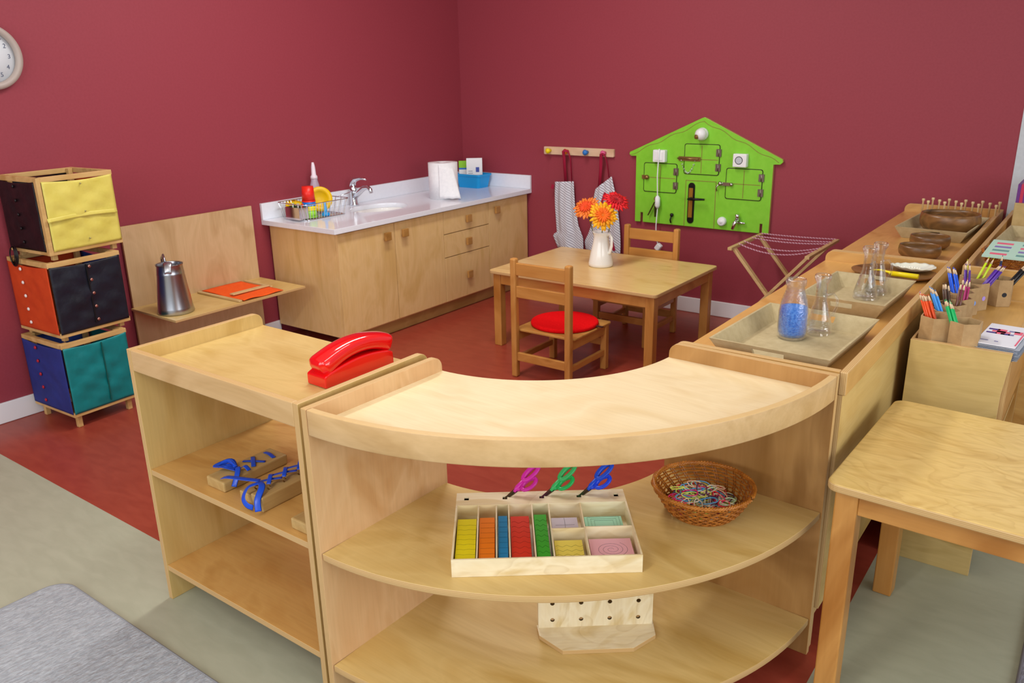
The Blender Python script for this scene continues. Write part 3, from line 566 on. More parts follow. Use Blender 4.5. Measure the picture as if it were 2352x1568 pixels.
# ============================================================ GREEN BUSY BOARD
gb = T('busy_board', 'lime green house-shaped activity board with locks and switches on back wall', 'activity board', (1.925, -.002, .563))
YB = -.024   # front face
def G(x, z): return (x-1.925, z-.563)
out = [(1.477, .566), (1.516, .566), (1.516, .628), (1.534, .628), (1.534, .566), (2.318, .564), (2.318, .622), (2.334, .622), (2.334, .564), (2.375, .564), (2.373, .974), (2.413, .976), (2.428, .990), (2.425, 1.006), (1.943, 1.231), (1.929, 1.236), (1.914, 1.231), (1.428, 1.012), (1.424, .998), (1.436, .988), (1.474, .988)]
GREEN = varied('lime_paint', '#80ca30', '#88d138', 30, .35)
MB().prism([G(*p) for p in out], YB, 0, 'xz', 0, 1).build('board', [GREEN, mat('board_edge', '#b5905a', .6)], gb, bevel=.0015)
LINE = mat('routed_line', '#8a7a3a', .7); DL = mat('dark_gap', '#2c2412', .8)
def lines(name, pts, wd_, m, closed=False, d=.0008):
    b = MB(); P = [G(*p) for p in pts]; n = len(P)
    for i in range(n if closed else n-1):
        p, q = P[i], P[(i+1) % n]; b.beam((p[0], YB-.0004, p[1]), (q[0], YB-.0004, q[1]), d*2, wd_, up=(0, 0, 1) if abs(p[0]-q[0]) > abs(p[1]-q[1]) else (1, 0, 0))
    return b.build(name, m, gb)
wave = []
for (a, c) in (((1.430, 1.000), (1.929, 1.218)), ((1.929, 1.218), (2.405, .992))):
    for i in range(19):
        t_ = i/18; wave.append((a[0]+(c[0]-a[0])*t_, a[1]+(c[1]-a[1])*t_-.006-.007*sin(t_*pi*6)))
lines('groove', wave, .003, LINE); lines('groove', [(1.828, .567), (1.828, .853), (2.027, .854), (2.029, .567)], .004, LINE)
hb_ = BRASS
for (xa, xb_, za, zb_) in ((1.814, 2.038, .896, 1.074), (1.538, 1.762, .770, .947), (2.093, 2.312, .761, .939)):
    o = MB().prism([G(*p) for p in rrect(xa, xb_, za, zb_, .012)], YB-.0045, YB-.0002, 'xz', 0).build('hinged_window', GREEN, gb, bevel=.001)
    b = MB(); R4 = [G(*p) for p in rrect(xa-.002, xb_+.002, za-.002, zb_+.002, .012, 4)]
    for i in range(len(R4)):
        p, q = R4[i], R4[(i+1) % len(R4)]; b.tube([(p[0], YB-.002, p[1]), (q[0], YB-.002, q[1])], .0028, 6)
    b.build('gap_line', DL, o)
    xm, zm = (xa+xb_)/2, (za+zb_)/2; b = MB(); p = G(xm, zm)
    b.box(p[0]-.002, p[0]+.002, YB-.0054, YB-.0044, G(0, za)[1]+.006, G(0, zb_)[1]-.006).box(G(xa, 0)[0]+.006, G(xb_, 0)[0]-.006, YB-.0054, YB-.0044, p[1]-.002, p[1]+.002); b.build('muntin_line', LINE, o)
    for z in (za+.045, zb_-.045):
        p = G(xb_-.002, z); MB().box(p[0]-.016, p[0]-.003, YB-.009, YB-.0045, p[1]-.022, p[1]+.022).box(p[0]+.003, p[0]+.016, YB-.009, YB-.0003, p[1]-.022, p[1]+.022).tube([(p[0], YB-.008, p[1]-.022), (p[0], YB-.008, p[1]+.022)], .004, 8).build('hinge', mat('brass_steel', '#8c8378', .3, .8), o)
# barrel bolt with chain, top window
p = G(1.85, .986); bo = MB().box(p[0]-.075, p[0]+.07, YB-.010, YB-.0046, p[1]-.013, p[1]+.013).tube([(p[0]-.08, YB-.014, p[1]+.001), (p[0]+.06, YB-.014, p[1]+.001)], .005, 8).build('barrel_bolt', BRASS, gb)
b = MB()
for i in range(15):
    t_ = i/14; x = p[0]-.055+.09*t_; z = p[1]-.012-.075*sin(pi*t_)**.8; b.lathe([(.0055, -.0015), (.0055, .0015), (.0035, .0015), (.0035, -.0015), (.0055, -.0015)], (x, YB-.008, z), 8, axis='y' if i % 2 else 'x', caps=(0, 0))
b.build('chain', CHROME, bo)
p = G(1.546, .859); MB().box(p[0]-.022, p[0]+.012, YB-.010, YB-.0004, p[1]-.012, p[1]+.012).ball((p[0]+.016, YB-.014, p[1]), .015).build('turn_latch', BRASS, gb)
p = G(2.10, .846); bo = MB().box(p[0]-.045, p[0]+.03, YB-.012, YB-.0004, p[1]-.010, p[1]+.010).ball((p[0]+.03, YB-.014, p[1]), .012).ball((p[0]-.04, YB-.016, p[1]+.002), .014).build('hook_latch', mat('nickel', '#b9b4ac', .2, 1), gb)
MB().tube([(p[0]-.045, YB-.018, p[1]), (p[0]-.062, YB-.022, p[1]-.02), (p[0]-.058, YB-.02, p[1]-.045)], .004, 8).build('hook', MT['nickel'], bo)
# lamp holder
p = G(1.926, 1.138); lh = MB().lathe([(.036, .024), (.038, .035), (.038, .045), (.030, .062), (.020, .070)], (p[0], 0, p[1]), 28, axis='y').ball((p[0], YB-.035, p[1]), .036).build('lamp_holder', WHITE, gb)
MB().obox((p[0]-.014, YB-.060, p[1]-.012), (.026, .030, .026), Matrix.Rotation(rad(20), 3, 'X')).build('bulb_socket', BRASS, lh, bevel=.008)
# switch & socket
p = G(1.652, .999); sw = MB().box(p[0]-.042, p[0]+.042, YB-.038, YB, p[1]-.040, p[1]+.036).build('switch_box', WHITE, gb, bevel=.005)
MB().box(p[0]-.028, p[0]+.028, YB-.042, YB-.038, p[1]-.028, p[1]+.026).build('rocker', WHITE, sw, bevel=.003)
p = G(2.180, .993); so = MB().box(p[0]-.042, p[0]+.042, YB-.038, YB, p[1]-.040, p[1]+.038).build('power_socket', WHITE, gb, bevel=.005)
MB().lathe([(.024, .0622), (.020, .0622), (.019, .058), (1e-6, .058)], (p[0]-.004, 0, p[1]), 28, axis='y').build('socket_well', mat('socket_grey', '#c0c7ce', .4), so)
b = MB()
for dx in (-.009, .009): b.lathe([(.003, .0585), (.003, .0595), (1e-6, .0595)], (p[0]-.004+dx, 0, p[1]), 8, axis='y')
b.build('pin_hole', BLACK, so)
# cord with inline switch and plug
cx = G(1.657, 0)[0]
cd = MB().tube([(cx+.001, YB-.044, G(0, 1.042)[1]), (cx, YB-.048, G(0, .99)[1]), (cx-.006, YB-.044, G(0, .87)[1]), (cx-.007, YB-.03, G(0, .74)[1]), (cx-.004, YB-.03, G(0, .665)[1]), (cx-.010, YB-.03, G(0, .56)[1]), (cx-.010, YB-.026, G(0, .49)[1]), (cx+.006, YB-.03, G(0, .44)[1])], .0038, 8).build('cord', WHITE, gb)
MB().tube([(cx-.006, YB-.032, G(0, .748)[1]), (cx-.004, YB-.034, G(0, .735)[1]), (cx-.003, YB-.034, G(0, .685)[1]), (cx-.003, YB-.032, G(0, .668)[1])], [.008, .017, .017, .008], 12, flat=.8).build('inline_switch', WHITE, cd)
MB().obox((cx+.014, YB-.032, G(0, .418)[1]), (.036, .034, .044), Matrix.Rotation(rad(35), 3, 'Y')).build('plug', WHITE, cd, bevel=.006)
# keys, handle, dial, tap, hook
p = G(1.640, .715); ky = MB().ball((p[0]-.008, YB-.010, p[1]+.01), .015).build('keyhole_plate', BRASS, gb)
MB().beam((p[0]-.012, YB-.02, p[1]-.008), (p[0]-.058, YB-.02, p[1]-.098), .004, .014, up=(0, 1, 0)).beam((p[0]-.008, YB-.018, p[1]-.03), (p[0]-.006, YB-.018, p[1]-.105), .004, .026, up=(0, 1, 0)).build('key', mat('key_brown', '#5d4632', .3, .8), ky)
p = G(1.870, .716); ph = MB().prism(rrect(p[0]-.022, p[0]+.022, p[1]-.130, p[1]+.125, .0215), YB-.006, YB-.0003, 'xz').build('handle_plate', DARK, gb, bevel=.001)
MB().box(p[0]-.015, p[0]+.011, YB-.0085, YB-.006, p[1]-.092, p[1]+.092).build('brass_inset', mat('ochre_plate', '#a87a2c', .4, .5), ph)
MB().tube([(p[0]+.002, YB-.006, p[1]+.028), (p[0]+.002, YB-.045, p[1]+.028), (p[0]+.03, YB-.05, p[1]+.030), (p[0]+.108, YB-.05, p[1]+.033)], [.009, .009, .009, .006], 10).build('door_lever', DARK, ph)
p = G(2.083, .618); MB().lathe([(.028, .024), (.028, .040), (.024, .050), (.008, .052), (.008, .056), (1e-6, .056)], (p[0], 0, p[1]), 20, axis='y').build('dial_knob', WHITE, gb, bevel=.002)
p = G(2.185, .640); tp = MB().tube([(p[0], YB, p[1]), (p[0], YB-.035, p[1])], .012, 12).tube([(p[0], YB-.03, p[1]), (p[0]-.006, YB-.045, p[1]-.02), (p[0]-.018, YB-.05, p[1]-.058)], [.012, .012, .008], 12).build('tap', CHROME, gb)
MB().tube([(p[0]+.004, YB-.03, p[1]+.005), (p[0]+.002, YB-.034, p[1]+.034)], [.010, .014], 12).tube([(p[0], YB-.02, p[1]-.018), (p[0]+.05, YB-.02, p[1]-.020)], .006, 8).build('tap_handle', CHROME, tp)
p = G(1.744, .61); MB().ball((p[0]+.002, YB-.012, p[1]+.02), .012).tube([(p[0], YB-.012, p[1]+.016), (p[0]-.004, YB-.02, p[1]-.01), (p[0]-.003, YB-.012, p[1]-.03)], .005, 8).build('coat_hook', DARK, gb)

# ============================================================ DRYING RACK
dk = T('drying_rack', 'small folding wooden drying rack strung with twisted cords by back wall', 'drying rack', (2.58, -.36, 0))
def L3(x, y, z): return (x-2.58, y+.36, z)
dw = tanwood('x')
for y in (-.565, -.17): MB().beam(L3(2.372, y, .580), L3(2.86, y, .012), .016, .032, up=(0, 1, 0)).build('leg', dw, dk, bevel=.002)
for y in (-.585, -.19): MB().beam(L3(2.80, y, .592), L3(2.31, y, .012), .016, .032, up=(0, 1, 0)).build('leg', dw, dk, bevel=.002)
MB().beam(L3(2.372, -.62, .580), L3(2.372, -.13, .580), .024, .016, up=(0, 0, 1)).build('top_bar', dw, dk, bevel=.002)
MB().beam(L3(2.806, -.68, .590), L3(2.806, -.14, .590), .024, .016, up=(0, 0, 1)).build('top_bar', dw, dk, bevel=.002)
MB().beam(L3(2.80, -.565, .06), L3(2.80, -.17, .06), .016, .02).build('cross_bar', dw, dk); MB().beam(L3(2.37, -.585, .06), L3(2.37, -.19, .06), .016, .02).build('cross_bar', dw, dk)
rope = mat('twisted_cord', '#d9b8c6', .8)
for y, sag in ((-.15, .004), (-.24, .008), (-.30, .012), (-.42, .035), (-.50, .042)):
    b = MB(); n = 64
    for ph_ in (0, pi):
        pts = []
        for i in range(n*2+1):
            t_ = i/(n*2); x = 2.375+.43*t_; z = .590+.008*t_-sag*4*t_*(1-t_); a = t_*2*pi*26+ph_; pts.append(L3(x, y+.002*cos(a), z+.002*sin(a)))
        b.tube(pts, .0023, 5, m=0 if ph_ == 0 else 1)
    b.build('cord', [rope, mat('cord_pink', '#b06078', .8)], dk)

# ============================================================ JUG OF FLOWERS
vs = T('flower_jug', 'white ceramic jug with side handle holding gerberas on dining table', 'jug', (1.697, -.842, .4502))
CER = mat('white_glaze', '#f1f0ec', .12, coat=.5)
MB().lathe([(.066, 0), (.071, .006), (.070, .02), (.060, .075), (.046, .14), (.043, .17), (.047, .19), (.052, .198), (.049, .199), (.044, .19), (.040, .17), (.043, .14), (.055, .08), (.062, .02), (1e-6, .012)], n=40).build('body', CER, vs)
MB().tube([tuple(rot2(rad(-12))@Vector(v)) for v in ((.042, 0, .178), (.062, 0, .192), (.078, 0, .172), (.078, 0, .125), (.066, 0, .085), (.052, 0, .078))], .0065, 10, flat=1.5).build('handle', CER, vs)
def gerbera(label, c, r, nrm, cols, base):
    t = T('gerbera_flower', label, 'flower', base); c = Vector(c)-Vector(base); nrm = Vector(nrm).normalized()
    ax = nrm.orthogonal().normalized(); ay = nrm.cross(ax); rs = random.Random(hash(label) % 99 if False else len(label))
    MB().tube([(0, 0, 0), tuple(c*.45+Vector((0, 0, .015))), tuple(c*.8+Vector((0, 0, .004))), tuple(c-nrm*.004)], .0028, 8).build('stem', mat('stem_green', '#5d6a3a', .6), t)
    for ring, (n, k, lift, ci) in enumerate(((22, 1, .0, 0), (20, .82, .006, 1), (16, .55, .012, 2))):
        b = MB()
        for i in range(n):
            a = 2*pi*(i+.5*ring)/n+rs.uniform(-.08, .08); d = ax*cos(a)+ay*sin(a); sd = nrm.cross(d); L = r*k*rs.uniform(.9, 1.08); w_ = r*.125*k; dp = rs.uniform(.1, .35)
            P = []
            for t_, ww in ((.12, .4), (.45, 1), (.8, .95), (1, .3)):
                cp = c+d*L*t_+nrm*(lift+.012*sin(t_*2)-dp*L*t_*t_*.5); P += [cp-sd*w_*ww, cp+nrm*.002, cp+sd*w_*ww]
            b.add(P, [[q*3+s_, q*3+s_+1, q*3+s_+4, q*3+s_+3] for q in range(3) for s_ in range(2)], 0, True)
        b.build('petals', cols[ci], t, solid=.0012)
    b = MB()
    for i in range(26):
        a = i*2.4; q = r*.2*sqrt(i/26); b.ball(tuple(c+ax*cos(a)*q+ay*sin(a)*q+nrm*.016), .0035, n=6)
    b.build('centre', cols[3], t)
pm = lambda n, c: varied(n, c, c, 5, .6)
ob = (1.697, -.842, .468)
gerbera('yellow-orange gerbera in front middle of the white jug', (1.735, -.895, .748), .082, (.75, -.85, .55), (pm('pet_yellow', '#f7b50c'), pm('pet_amber', '#f8a010'), pm('pet_orange', '#f5680c'), pm('pet_core', '#e8780c')), (1.703, -.848, .468))
gerbera('pale orange gerbera leaning left out of the white jug', (1.600, -.845, .772), .078, (.15, -.75, .75), (pm('pet_peach', '#f58a3c'), pm('pet_tan', '#f47c28'), pm('pet_red_orange', '#ee4a14'), pm('pet_core2', '#e2541a')), (1.690, -.842, .468))
gerbera('red gerbera leaning right behind the yellow one', (1.748, -.775, .812), .078, (.5, -.35, .85), (pm('pet_red', '#e0171c'), pm('pet_red2', '#e8202a'), pm('pet_dark_red', '#b8101c'), pm('pet_core3', '#8c0c14')), (1.702, -.833, .468))

# ============================================================ TELEPHONE
ph_ = T('toy_telephone', 'glossy red toy telephone on the straight shelf unit', 'telephone', (2.472, -3.468, .7645), rad(-2))
RED = mat('glossy_red', '#e00a10', .12, coat=.8, spec=.6)
prof = [(-.118, 0), (.118, 0), (.116, .036)]+[(.116-.232*t_/14, .030+.020*sin(pi*(.06+.86*(1-t_/14)))+.006*(1-t_/14)) for t_ in range(1, 14)]+[(-.118, .030)]
MB().prism(prof, -.037, .037, 'yz').build('base', RED, ph_, bevel=.004, seg=3)
b = MB(); N = 26; ns = 20; V = []
for i in range(N+1):
    t_ = i/N; a = rad(158)-rad(136)*t_; y = -.135*cos(a)*-1; y = .006+.120*(-1+2*t_); zc = .044+.030*(1-(2*t_-1)**2)+.010*t_
    hh = .021+.006*abs(2*t_-1)**3; ww = .034+.003*abs(2*t_-1)**3; e = min(1, sin(pi*min(t_, 1-t_)*9 if min(t_, 1-t_) < 1/18 else pi/2)*.45+.55)
    sl = atan2(-.060*(2*t_-1)+.005, .122)
    for k in range(ns):
        q = 2*pi*k/ns; cx_, cz_ = cos(q), sin(q); sgn = lambda v: (1 if v > 0 else -1)*abs(v)**.62
        lx, lz = sgn(cx_)*ww*e, sgn(cz_)*hh*e
        V.append((lx, y-lz*sin(sl), zc+lz*cos(sl)))
b.add(V, [[i*ns+k, i*ns+(k+1) % ns, (i+1)*ns+(k+1) % ns, (i+1)*ns+k] for i in range(N) for k in range(ns)], 0, True); b.add(V[:ns], [list(range(ns))]); b.add(V[-ns:], [list(range(ns))]); b.build('handset', RED, ph_, bevel=.003)

# ============================================================ LACING BLOCKS
RIB = mat('blue_ribbon', '#184fd0', .3)
pinew = wood('dark_pine', '#b5935a', '#c2a268', '#a6844a', 'y', rough=.6)
def block(label, x0, x1, y0, y1, z0=.4405, h=.030):
    t = T('lacing_block', label, 'wooden block', ((x0+x1)/2, (y0+y1)/2, z0)); w_, d = (x1-x0)/2, (y1-y0)/2
    MB().box(-w_, w_, -d, d, 0, h).build('block', pinew, t, bevel=.004); return t
def smooth(pts, k=5):
    P = [Vector(p) for p in pts]; P = [P[0]*2-P[1]]+P+[P[-1]*2-P[-2]]; out = []
    for i in range(1, len(P)-2):
        a, b_, c_, d_ = P[i-1:i+3]
        for j in range(k):
            t_ = j/k; out.append(.5*((2*b_)+(c_-a)*t_+(2*a-5*b_+4*c_-d_)*t_*t_+(3*b_-a-3*c_+d_)*t_**3))
    return out+[P[-2]]
def ribbon(pts, parent, wd_=.006, name='ribbon'):
    MB().tube(smooth(pts), wd_*1.05, 8, flat=.10).build(name, RIB, parent)
k1 = block('flat wooden lacing block with cross-stitched blue ribbon, leftmost on middle shelf', 2.125, 2.205, -3.72, -3.505)
h = .0315
ribbon([(-.028, .005, h), (0, .02, h+.002), (.028, .040, h)], k1); ribbon([(.028, .0, h+.001), (0, .02, h+.003), (-.026, .038, h+.001)], k1); ribbon([(-.024, .078, h), (.0, .076, h+.002), (.028, .070, h)], k1)
for s in (0, 1, 2): ribbon([(.002+.008*s, -.045, h+.004), (-.02, -.05-.008*s, h+.014), (-.042, -.065-.005*s, h+.006+.004*s), (-.03, -.042+.006*s, h+.018), (.0, -.038, h+.006)], k1)
ribbon([(.0, -.045, h+.004), (.02, -.045, h+.014), (.042, -.065, h+.005), (.052, -.085, h-.018)], k1, .007); ribbon([(.01, -.035, h), (.03, -.03, h+.016), (.05, -.03, h+.008)], k1, .006)
k2 = T('lacing_block', 'wooden lacing block with hooks and a big blue ribbon bow', 'wooden block', (2.328, -3.635, .4405))
MB().box(.005, .052, -.092, .20, 0, .042).build('block', pinew, k2, bevel=.003); MB().box(-.062, -.002, -.080, .20, 0, .026).build('block', pinew, k2, bevel=.003)
hk = MB()
for i in range(5):
    y = -.05+.05*i
    for x in (-.028, .028):
        zz = .026 if x < 0 else .042
        hk.tube([(x, y, zz), (x, y-.006, zz+.008), (x+.003, y, zz+.013), (x, y+.005, zz+.008)], .0018, 6)
hk.build('hook', BRASS, k2)
for i in range(4):
    y = -.05+.05*i; ribbon([(-.028, y, .045), (.0, y+.02, .054), (.028, y+.045, .058)], k2, .0065); ribbon([(.028, y, .058), (.0, y+.03, .064), (-.026, y+.05, .048)], k2, .0055)
ribbon([(-.0, -.055, .062), (-.03, -.075, .066), (-.08, -.095, .066), (-.10, -.10, .060)], k2, .0085)
ribbon([(.005, -.06, .060), (-.012, -.085, .052), (-.005, -.108, .034), (.012, -.112, .020), (.030, -.106, .014)], k2, .008)
ribbon([(.005, -.06, .062), (.03, -.072, .060), (.045, -.10, .040), (.060, -.112, .016)], k2, .008)
k3 = block('wooden lacing block partly hidden behind the shelf side panel', 2.50, 2.575, -3.735, -3.56)
ribbon([(-.01, -.03, h), (.0, .0, h+.01), (.03, .02, h)], k3)

# ============================================================ SCISSOR SET
an = rad(37.4); oxy = Vector((2.962, -3.662)); Wb, Db, Hb, ZB = .430, .246, .045, .4355
bx = T('paper_strip_box', 'light plywood compartment box with scissor ledge on curved middle shelf', 'box', (oxy.x, oxy.y, ZB), an)
lp = lightply('x'); t3 = .004
MB().box(t3, Wb-t3, t3, Db-t3, 0, .003).build('bottom', lp, bx)
MB().box(0, Wb, 0, t3, 0, Hb).build('front_panel', lp, bx); MB().box(0, Wb, Db-t3, Db, 0, Hb).build('back_panel', lp, bx)
for x in (0, Wb-t3): MB().box(x, x+t3, t3, Db-t3, 0, Hb).build('side_panel', lightply('y'), bx)
divs = [.0555, .1005, .1310, .1890, .2310, .3110]
for x in divs: MB().box(x, x+.003, t3, Db-t3, .003, Hb-.001).build('divider', lightply('y'), bx)
MB().box(divs[4]+.003, divs[5], .122, .125, .003, Hb-.001).build('divider', lp, bx); MB().box(divs[5]+.003, Wb-t3, .126, .129, .003, Hb-.001).build('divider', lp, bx)
lg = MB(); sl = [.026, .124, .218, .313, .408]; xs = [0]+[v for s_ in sl for v in (s_-.006, s_+.006)]+[Wb]
yl0, yl1 = Db+.0003, Db+.060; ya, yb_ = Db+.022, Db+.038
for i in range(0, len(xs)-1):
    if i % 2 == 0: lg.box(xs[i], xs[i+1], yl0, yl1, Hb-.004, Hb)
    else: lg.box(xs[i], xs[i+1], yl0, ya, Hb-.004, Hb).box(xs[i], xs[i+1], yb_, yl1, Hb-.004, Hb)
lg.build('ledge', lp, bx); MB().box(0, Wb, yl1-.004, yl1, 0, Hb-.004).build('ledge_back', lp, bx); MB().box(.004, Wb-.004, yl0, yl1-.0041, Hb-.012, Hb-.0085).build('ledge_floor', DARK, bx)  # dark sheet added just below the slots, its colour stands in for shade inside
mtb = Matrix.Translation((oxy.x, oxy.y, ZB))@Matrix.Rotation(an, 4, 'Z')
comps = [(.006, .0535, .006, .196, '#e8d810', 'yellow'), (.0605, .0985, .006, .205, '#f08010', 'orange'), (.1055, .1290, .006, .208, '#1f88c8', 'blue'), (.1360, .183, .006, .205, '#d8341c', 'red'), (.194, .226, .006, .212, '#3fae2e', 'green'),
         (.236, .302, .130, .205, '#cfc6d6', 'lilac'), (.236, .303, .006, .100, '#f0dc60', 'pale yellow'), (.318, .412, .134, .208, '#a8e0c0', 'mint'), (.318, .418, .006, .104, '#f0b4c0', 'pink')]
for k, (x0, x1, y0, y1, cc, nm) in enumerate(comps):
    m = varied('paper_'+nm.replace(' ', '_'), cc, cc, 5, .7); dk_ = mat('line_'+nm.replace(' ', '_'), '#%02x%02x%02x' % tuple(int(int(cc[i:i+2], 16)*.62) for i in (1, 3, 5)), .8)
    b = MB(); ns_ = 9 if k < 5 else 7
    for q in range(ns_):
        dx = R_.uniform(-.0008, .0008); dy = R_.uniform(-.003, .003); b.box(x0+.001+dx, x1-.001+dx, y0+.003+dy, y1-.003+dy, .0032+q*.0033, .0032+q*.0033+.0030)
    zt_ = .0032+(ns_-1)*.0033+.0032; W_ = x1-x0-.004
    if nm == 'mint':
        for i_ in range(3): e_ = .008+.008*i_; b.tube([(x0+e_, y0+e_, zt_), (x1-e_, y0+e_, zt_), (x1-e_, y1-e_, zt_), (x0+e_, y1-e_, zt_)], .0004, 4, 1, closed=True)
    elif nm == 'pink':
        b.tube([((x0+x1)/2+(.004+.034*i_/60)*cos(i_*.33), (y0+y1)/2+(.003+.030*i_/60)*sin(i_*.33), zt_) for i_ in range(61)], .0004, 4, 1)
    elif nm == 'lilac': b.tube([((x0+x1)/2, y0+.006, zt_), ((x0+x1)/2, y1-.006, zt_)], .0004, 4, 1); b.tube([(x0+.01, (y0+y1)/2, zt_), (x1-.01, (y0+y1)/2, zt_)], .0004, 4, 1)
    else:
        amp = {'yellow': .001, 'orange': 0, 'blue': 0, 'red': .004, 'green': .004, 'pale yellow': .004}[nm]
        for i_ in range(8 if k < 5 else 4):
            y = y0+.012+(y1-y0-.02)*i_/(8 if k < 5 else 4); b.tube([(x0+.003+W_*s_/12, y+amp*sin(s_*(1.0 if k < 5 else 1.6)), zt_) for s_ in range(13)], .0004, 4, 1)
    o = b.build('paper_strip_stack', [m, dk_]); o.data.transform(Matrix.Translation((-x0, -y0, -.0032))); o.matrix_world = mtb@Matrix.Translation((x0, y0, .0032))
    tag(o, 'stack of %s cutting practice papers in the plywood box' % nm, 'paper', 'paper stacks in the compartment box')
def scissors(label, x, ca, cb_):
    p = mtb@Vector((x-.003, Db+.030, .0372)); t = T('scissors', label, 'scissors', p, 0, 'scissors standing in the ledge'); 
    cr_, cu_, cf_ = Vector((.8064, .5910, -.0186)), Vector((-.17, .2618, .95)), Vector((-.566, .763, -.3116))
    d = (cr_*.76+cu_*.64+cf_*.10).normalized(); sd = (cr_*-.64+cu_*.70+cf_*.9); sd = (sd-d*sd.dot(d)).normalized(); nn = d.cross(sd)
    def Q(a, b_, c_=0): return tuple(d*a+sd*b_+nn*c_)
    for s in (-1, 1): MB().add([Q(.0, -.001+s*.001, s*.0008), Q(0, .003+s*.001, s*.0008), Q(.042, .003*s+.003, s*.0008), Q(.042, .003*s-.004, s*.0008)], [[0, 1, 2, 3]]).build('blade', mat('blade_steel', '#7a7672', .25, 1), t, solid=.0014)
    def loop(c, ra, rb, tilt, m, sg):
        pts = []
        for i in range(20):
            a = 2*pi*i/20; u1, v1 = ra*cos(a), rb*sin(a); pts.append(Q(c[0]+u1*cos(tilt)-v1*sin(tilt), c[1]+u1*sin(tilt)+v1*cos(tilt), sg*.002))
        MB().tube(pts, .0048, 8, closed=True, flat=1.4).tube([Q(.034, -.002*sg, sg*.002), Q(.048, .002*sg, sg*.002), Q(c[0]-ra*.9, c[1]*.8, sg*.002)], [.0035, .006, .0045], 8).build('finger_loop', m, t)
    loop((.098, .008), .026, .010, .06, cb_, 1); loop((.076, -.011), .021, .012, -.12, ca, -1)
scissors('magenta handled scissors in the ledge, leftmost of three', .124, mat('sc_magenta', '#c8229a', .35), mat('sc_magenta2', '#d42aa8', .35))
scissors('green handled scissors in the ledge, middle of three', .218, mat('sc_green', '#14a850', .35), mat('sc_lime', '#38b060', .35))
scissors('blue handled scissors in the ledge, rightmost of three', .313, mat('sc_blue', '#1440d8', .35), mat('sc_blue2', '#1248c8', .35))
# drilled stand on the bottom shelf
an2 = atan2(.186, .236); ds = T('drilled_stand', 'light plywood stand with two rows of drilled holes on bottom shelf', 'stand', (2.992, -3.366, .1155), an2)
Wd = .300; lz = .012
MB().prism([(-.004, .012), (.0, -.03), (.055, -.092), (.235, -.092), (.300, -.045), (.304, .012)], 0, lz, 'xy', 0, 1).build('base_plate', [lp, PE('z')], ds, bevel=.0008)
b = MB(); hx = [.037, .112, .187, .262]; hz = [.035, .085, .135]; xs = [0, .0745, .1495, .2245, .3]; zs = [lz, .060, .110, .160]
for i in range(4):
    for j in range(3):
        xa, xb_, za, zb_ = xs[i], xs[i+1], zs[j], zs[j+1]; cx_, cz_ = hx[i], hz[j]; n = 16
        A = [(cx_+.0058*cos(2*pi*k/n), cz_+.0058*sin(2*pi*k/n)) for k in range(n)]; B = []
        for k in range(n):
            dx, dz = cos(2*pi*k/n), sin(2*pi*k/n); t_ = min([(xb_-cx_)/dx if dx > 1e-6 else 9, (xa-cx_)/dx if dx < -1e-6 else 9, (zb_-cz_)/dz if dz > 1e-6 else 9, (za-cz_)/dz if dz < -1e-6 else 9]); B.append((cx_+dx*t_, cz_+dz*t_))
        corners = [(xb_, zb_), (xa, zb_), (xa, za), (xb_, za)]
        for k in range(n):
            q = (k+1) % n
            for y in (.0, .006):
                f = [(A[k][0], y, A[k][1]), (B[k][0], y, B[k][1])]
                for c_ in corners:
                    a0_, a1_, ac = 2*pi*k/n, 2*pi*(k+1)/n, atan2(c_[1]-cz_, c_[0]-cx_) % (2*pi)
                    if a0_ < ac < a1_: f.append((c_[0], y, c_[1]))
                f += [(B[q][0], y, B[q][1]), (A[q][0], y, A[q][1])]; b.add(f, [list(range(len(f)))])
            b.add([(A[k][0], 0, A[k][1]), (A[q][0], 0, A[q][1]), (A[q][0], .006, A[q][1]), (A[k][0], .006, A[k][1])], [[0, 1, 2, 3]], 1)
b.box(0, .3, 0, .006, .1601, .1605); b.build('drilled_panel', [lightply('z'), mat('hole_wood', '#6b5434', .8)], ds)
MB().box(0, .3, .040, .046, lz, .16).build('rear_panel', lp, ds)
for x in (0.0, .294): MB().box(x, x+.006, .006, .040, lz, .16).build('side_panel', lp, ds)

# ============================================================ WICKER BASKETS
WK = varied('wicker', '#a05a18', '#c47a26', 50, .45, coat=.2, bump=.2); WK2 = varied('wicker_dark', '#7c4414', '#9a5a1e', 50, .45)
def basket(label, c, r0, r1, h, nst=26, nw=9, sx=1, sy=1):
    t = T('wicker_basket', label, 'basket', c); R = lambda k: r0+(r1-r0)*k**.75
    MB().lathe([(1e-6, 0), (r0, 0), (r0, .004), (1e-6, .004)], n=32, sx=sx, sy=sy).build('base', WK, t)
    b = MB()
    for w_ in range(nw):
        k = (w_+.5)/nw; z = .004+h*k; pts = []
        for i in range(nst*4):
            a = 2*pi*i/(nst*4); q = R(k)+.0022*(1 if w_ % 2 else -1)*cos(a*nst); pts.append((q*cos(a)*sx, q*sin(a)*sy, z))
        b.tube(pts, h/nw*.36, 5, closed=True, flat=.7)
    b.build('weave', WK, t)
    b = MB()
    for i in range(nst):
        for dd in (-.014, .014):
            pts = []
            for q in range(6):
                k = q/5; a = 2*pi*(i+.25*(dd > 0))/nst+k*.30; pts.append((R(k)*cos(a)*sx, R(k)*sin(a)*sy, .003+h*k))
            if dd < 0 or True: b.tube(pts, .0019, 5)
    b.build('stakes', WK2, t)
    b = MB()
    for ph in (0, 2.1, 4.2): b.tube([((R(1)+.004*cos(3*pi*i/4+ph))*cos(2*pi*i/96)*sx, (R(1)+.004*cos(3*pi*i/4+ph))*sin(2*pi*i/96)*sy, h+.004+.004*sin(3*pi*i/4+ph)) for i in range(96)], .0035, 6, closed=True)
    b.build('rim', WK, t); return t
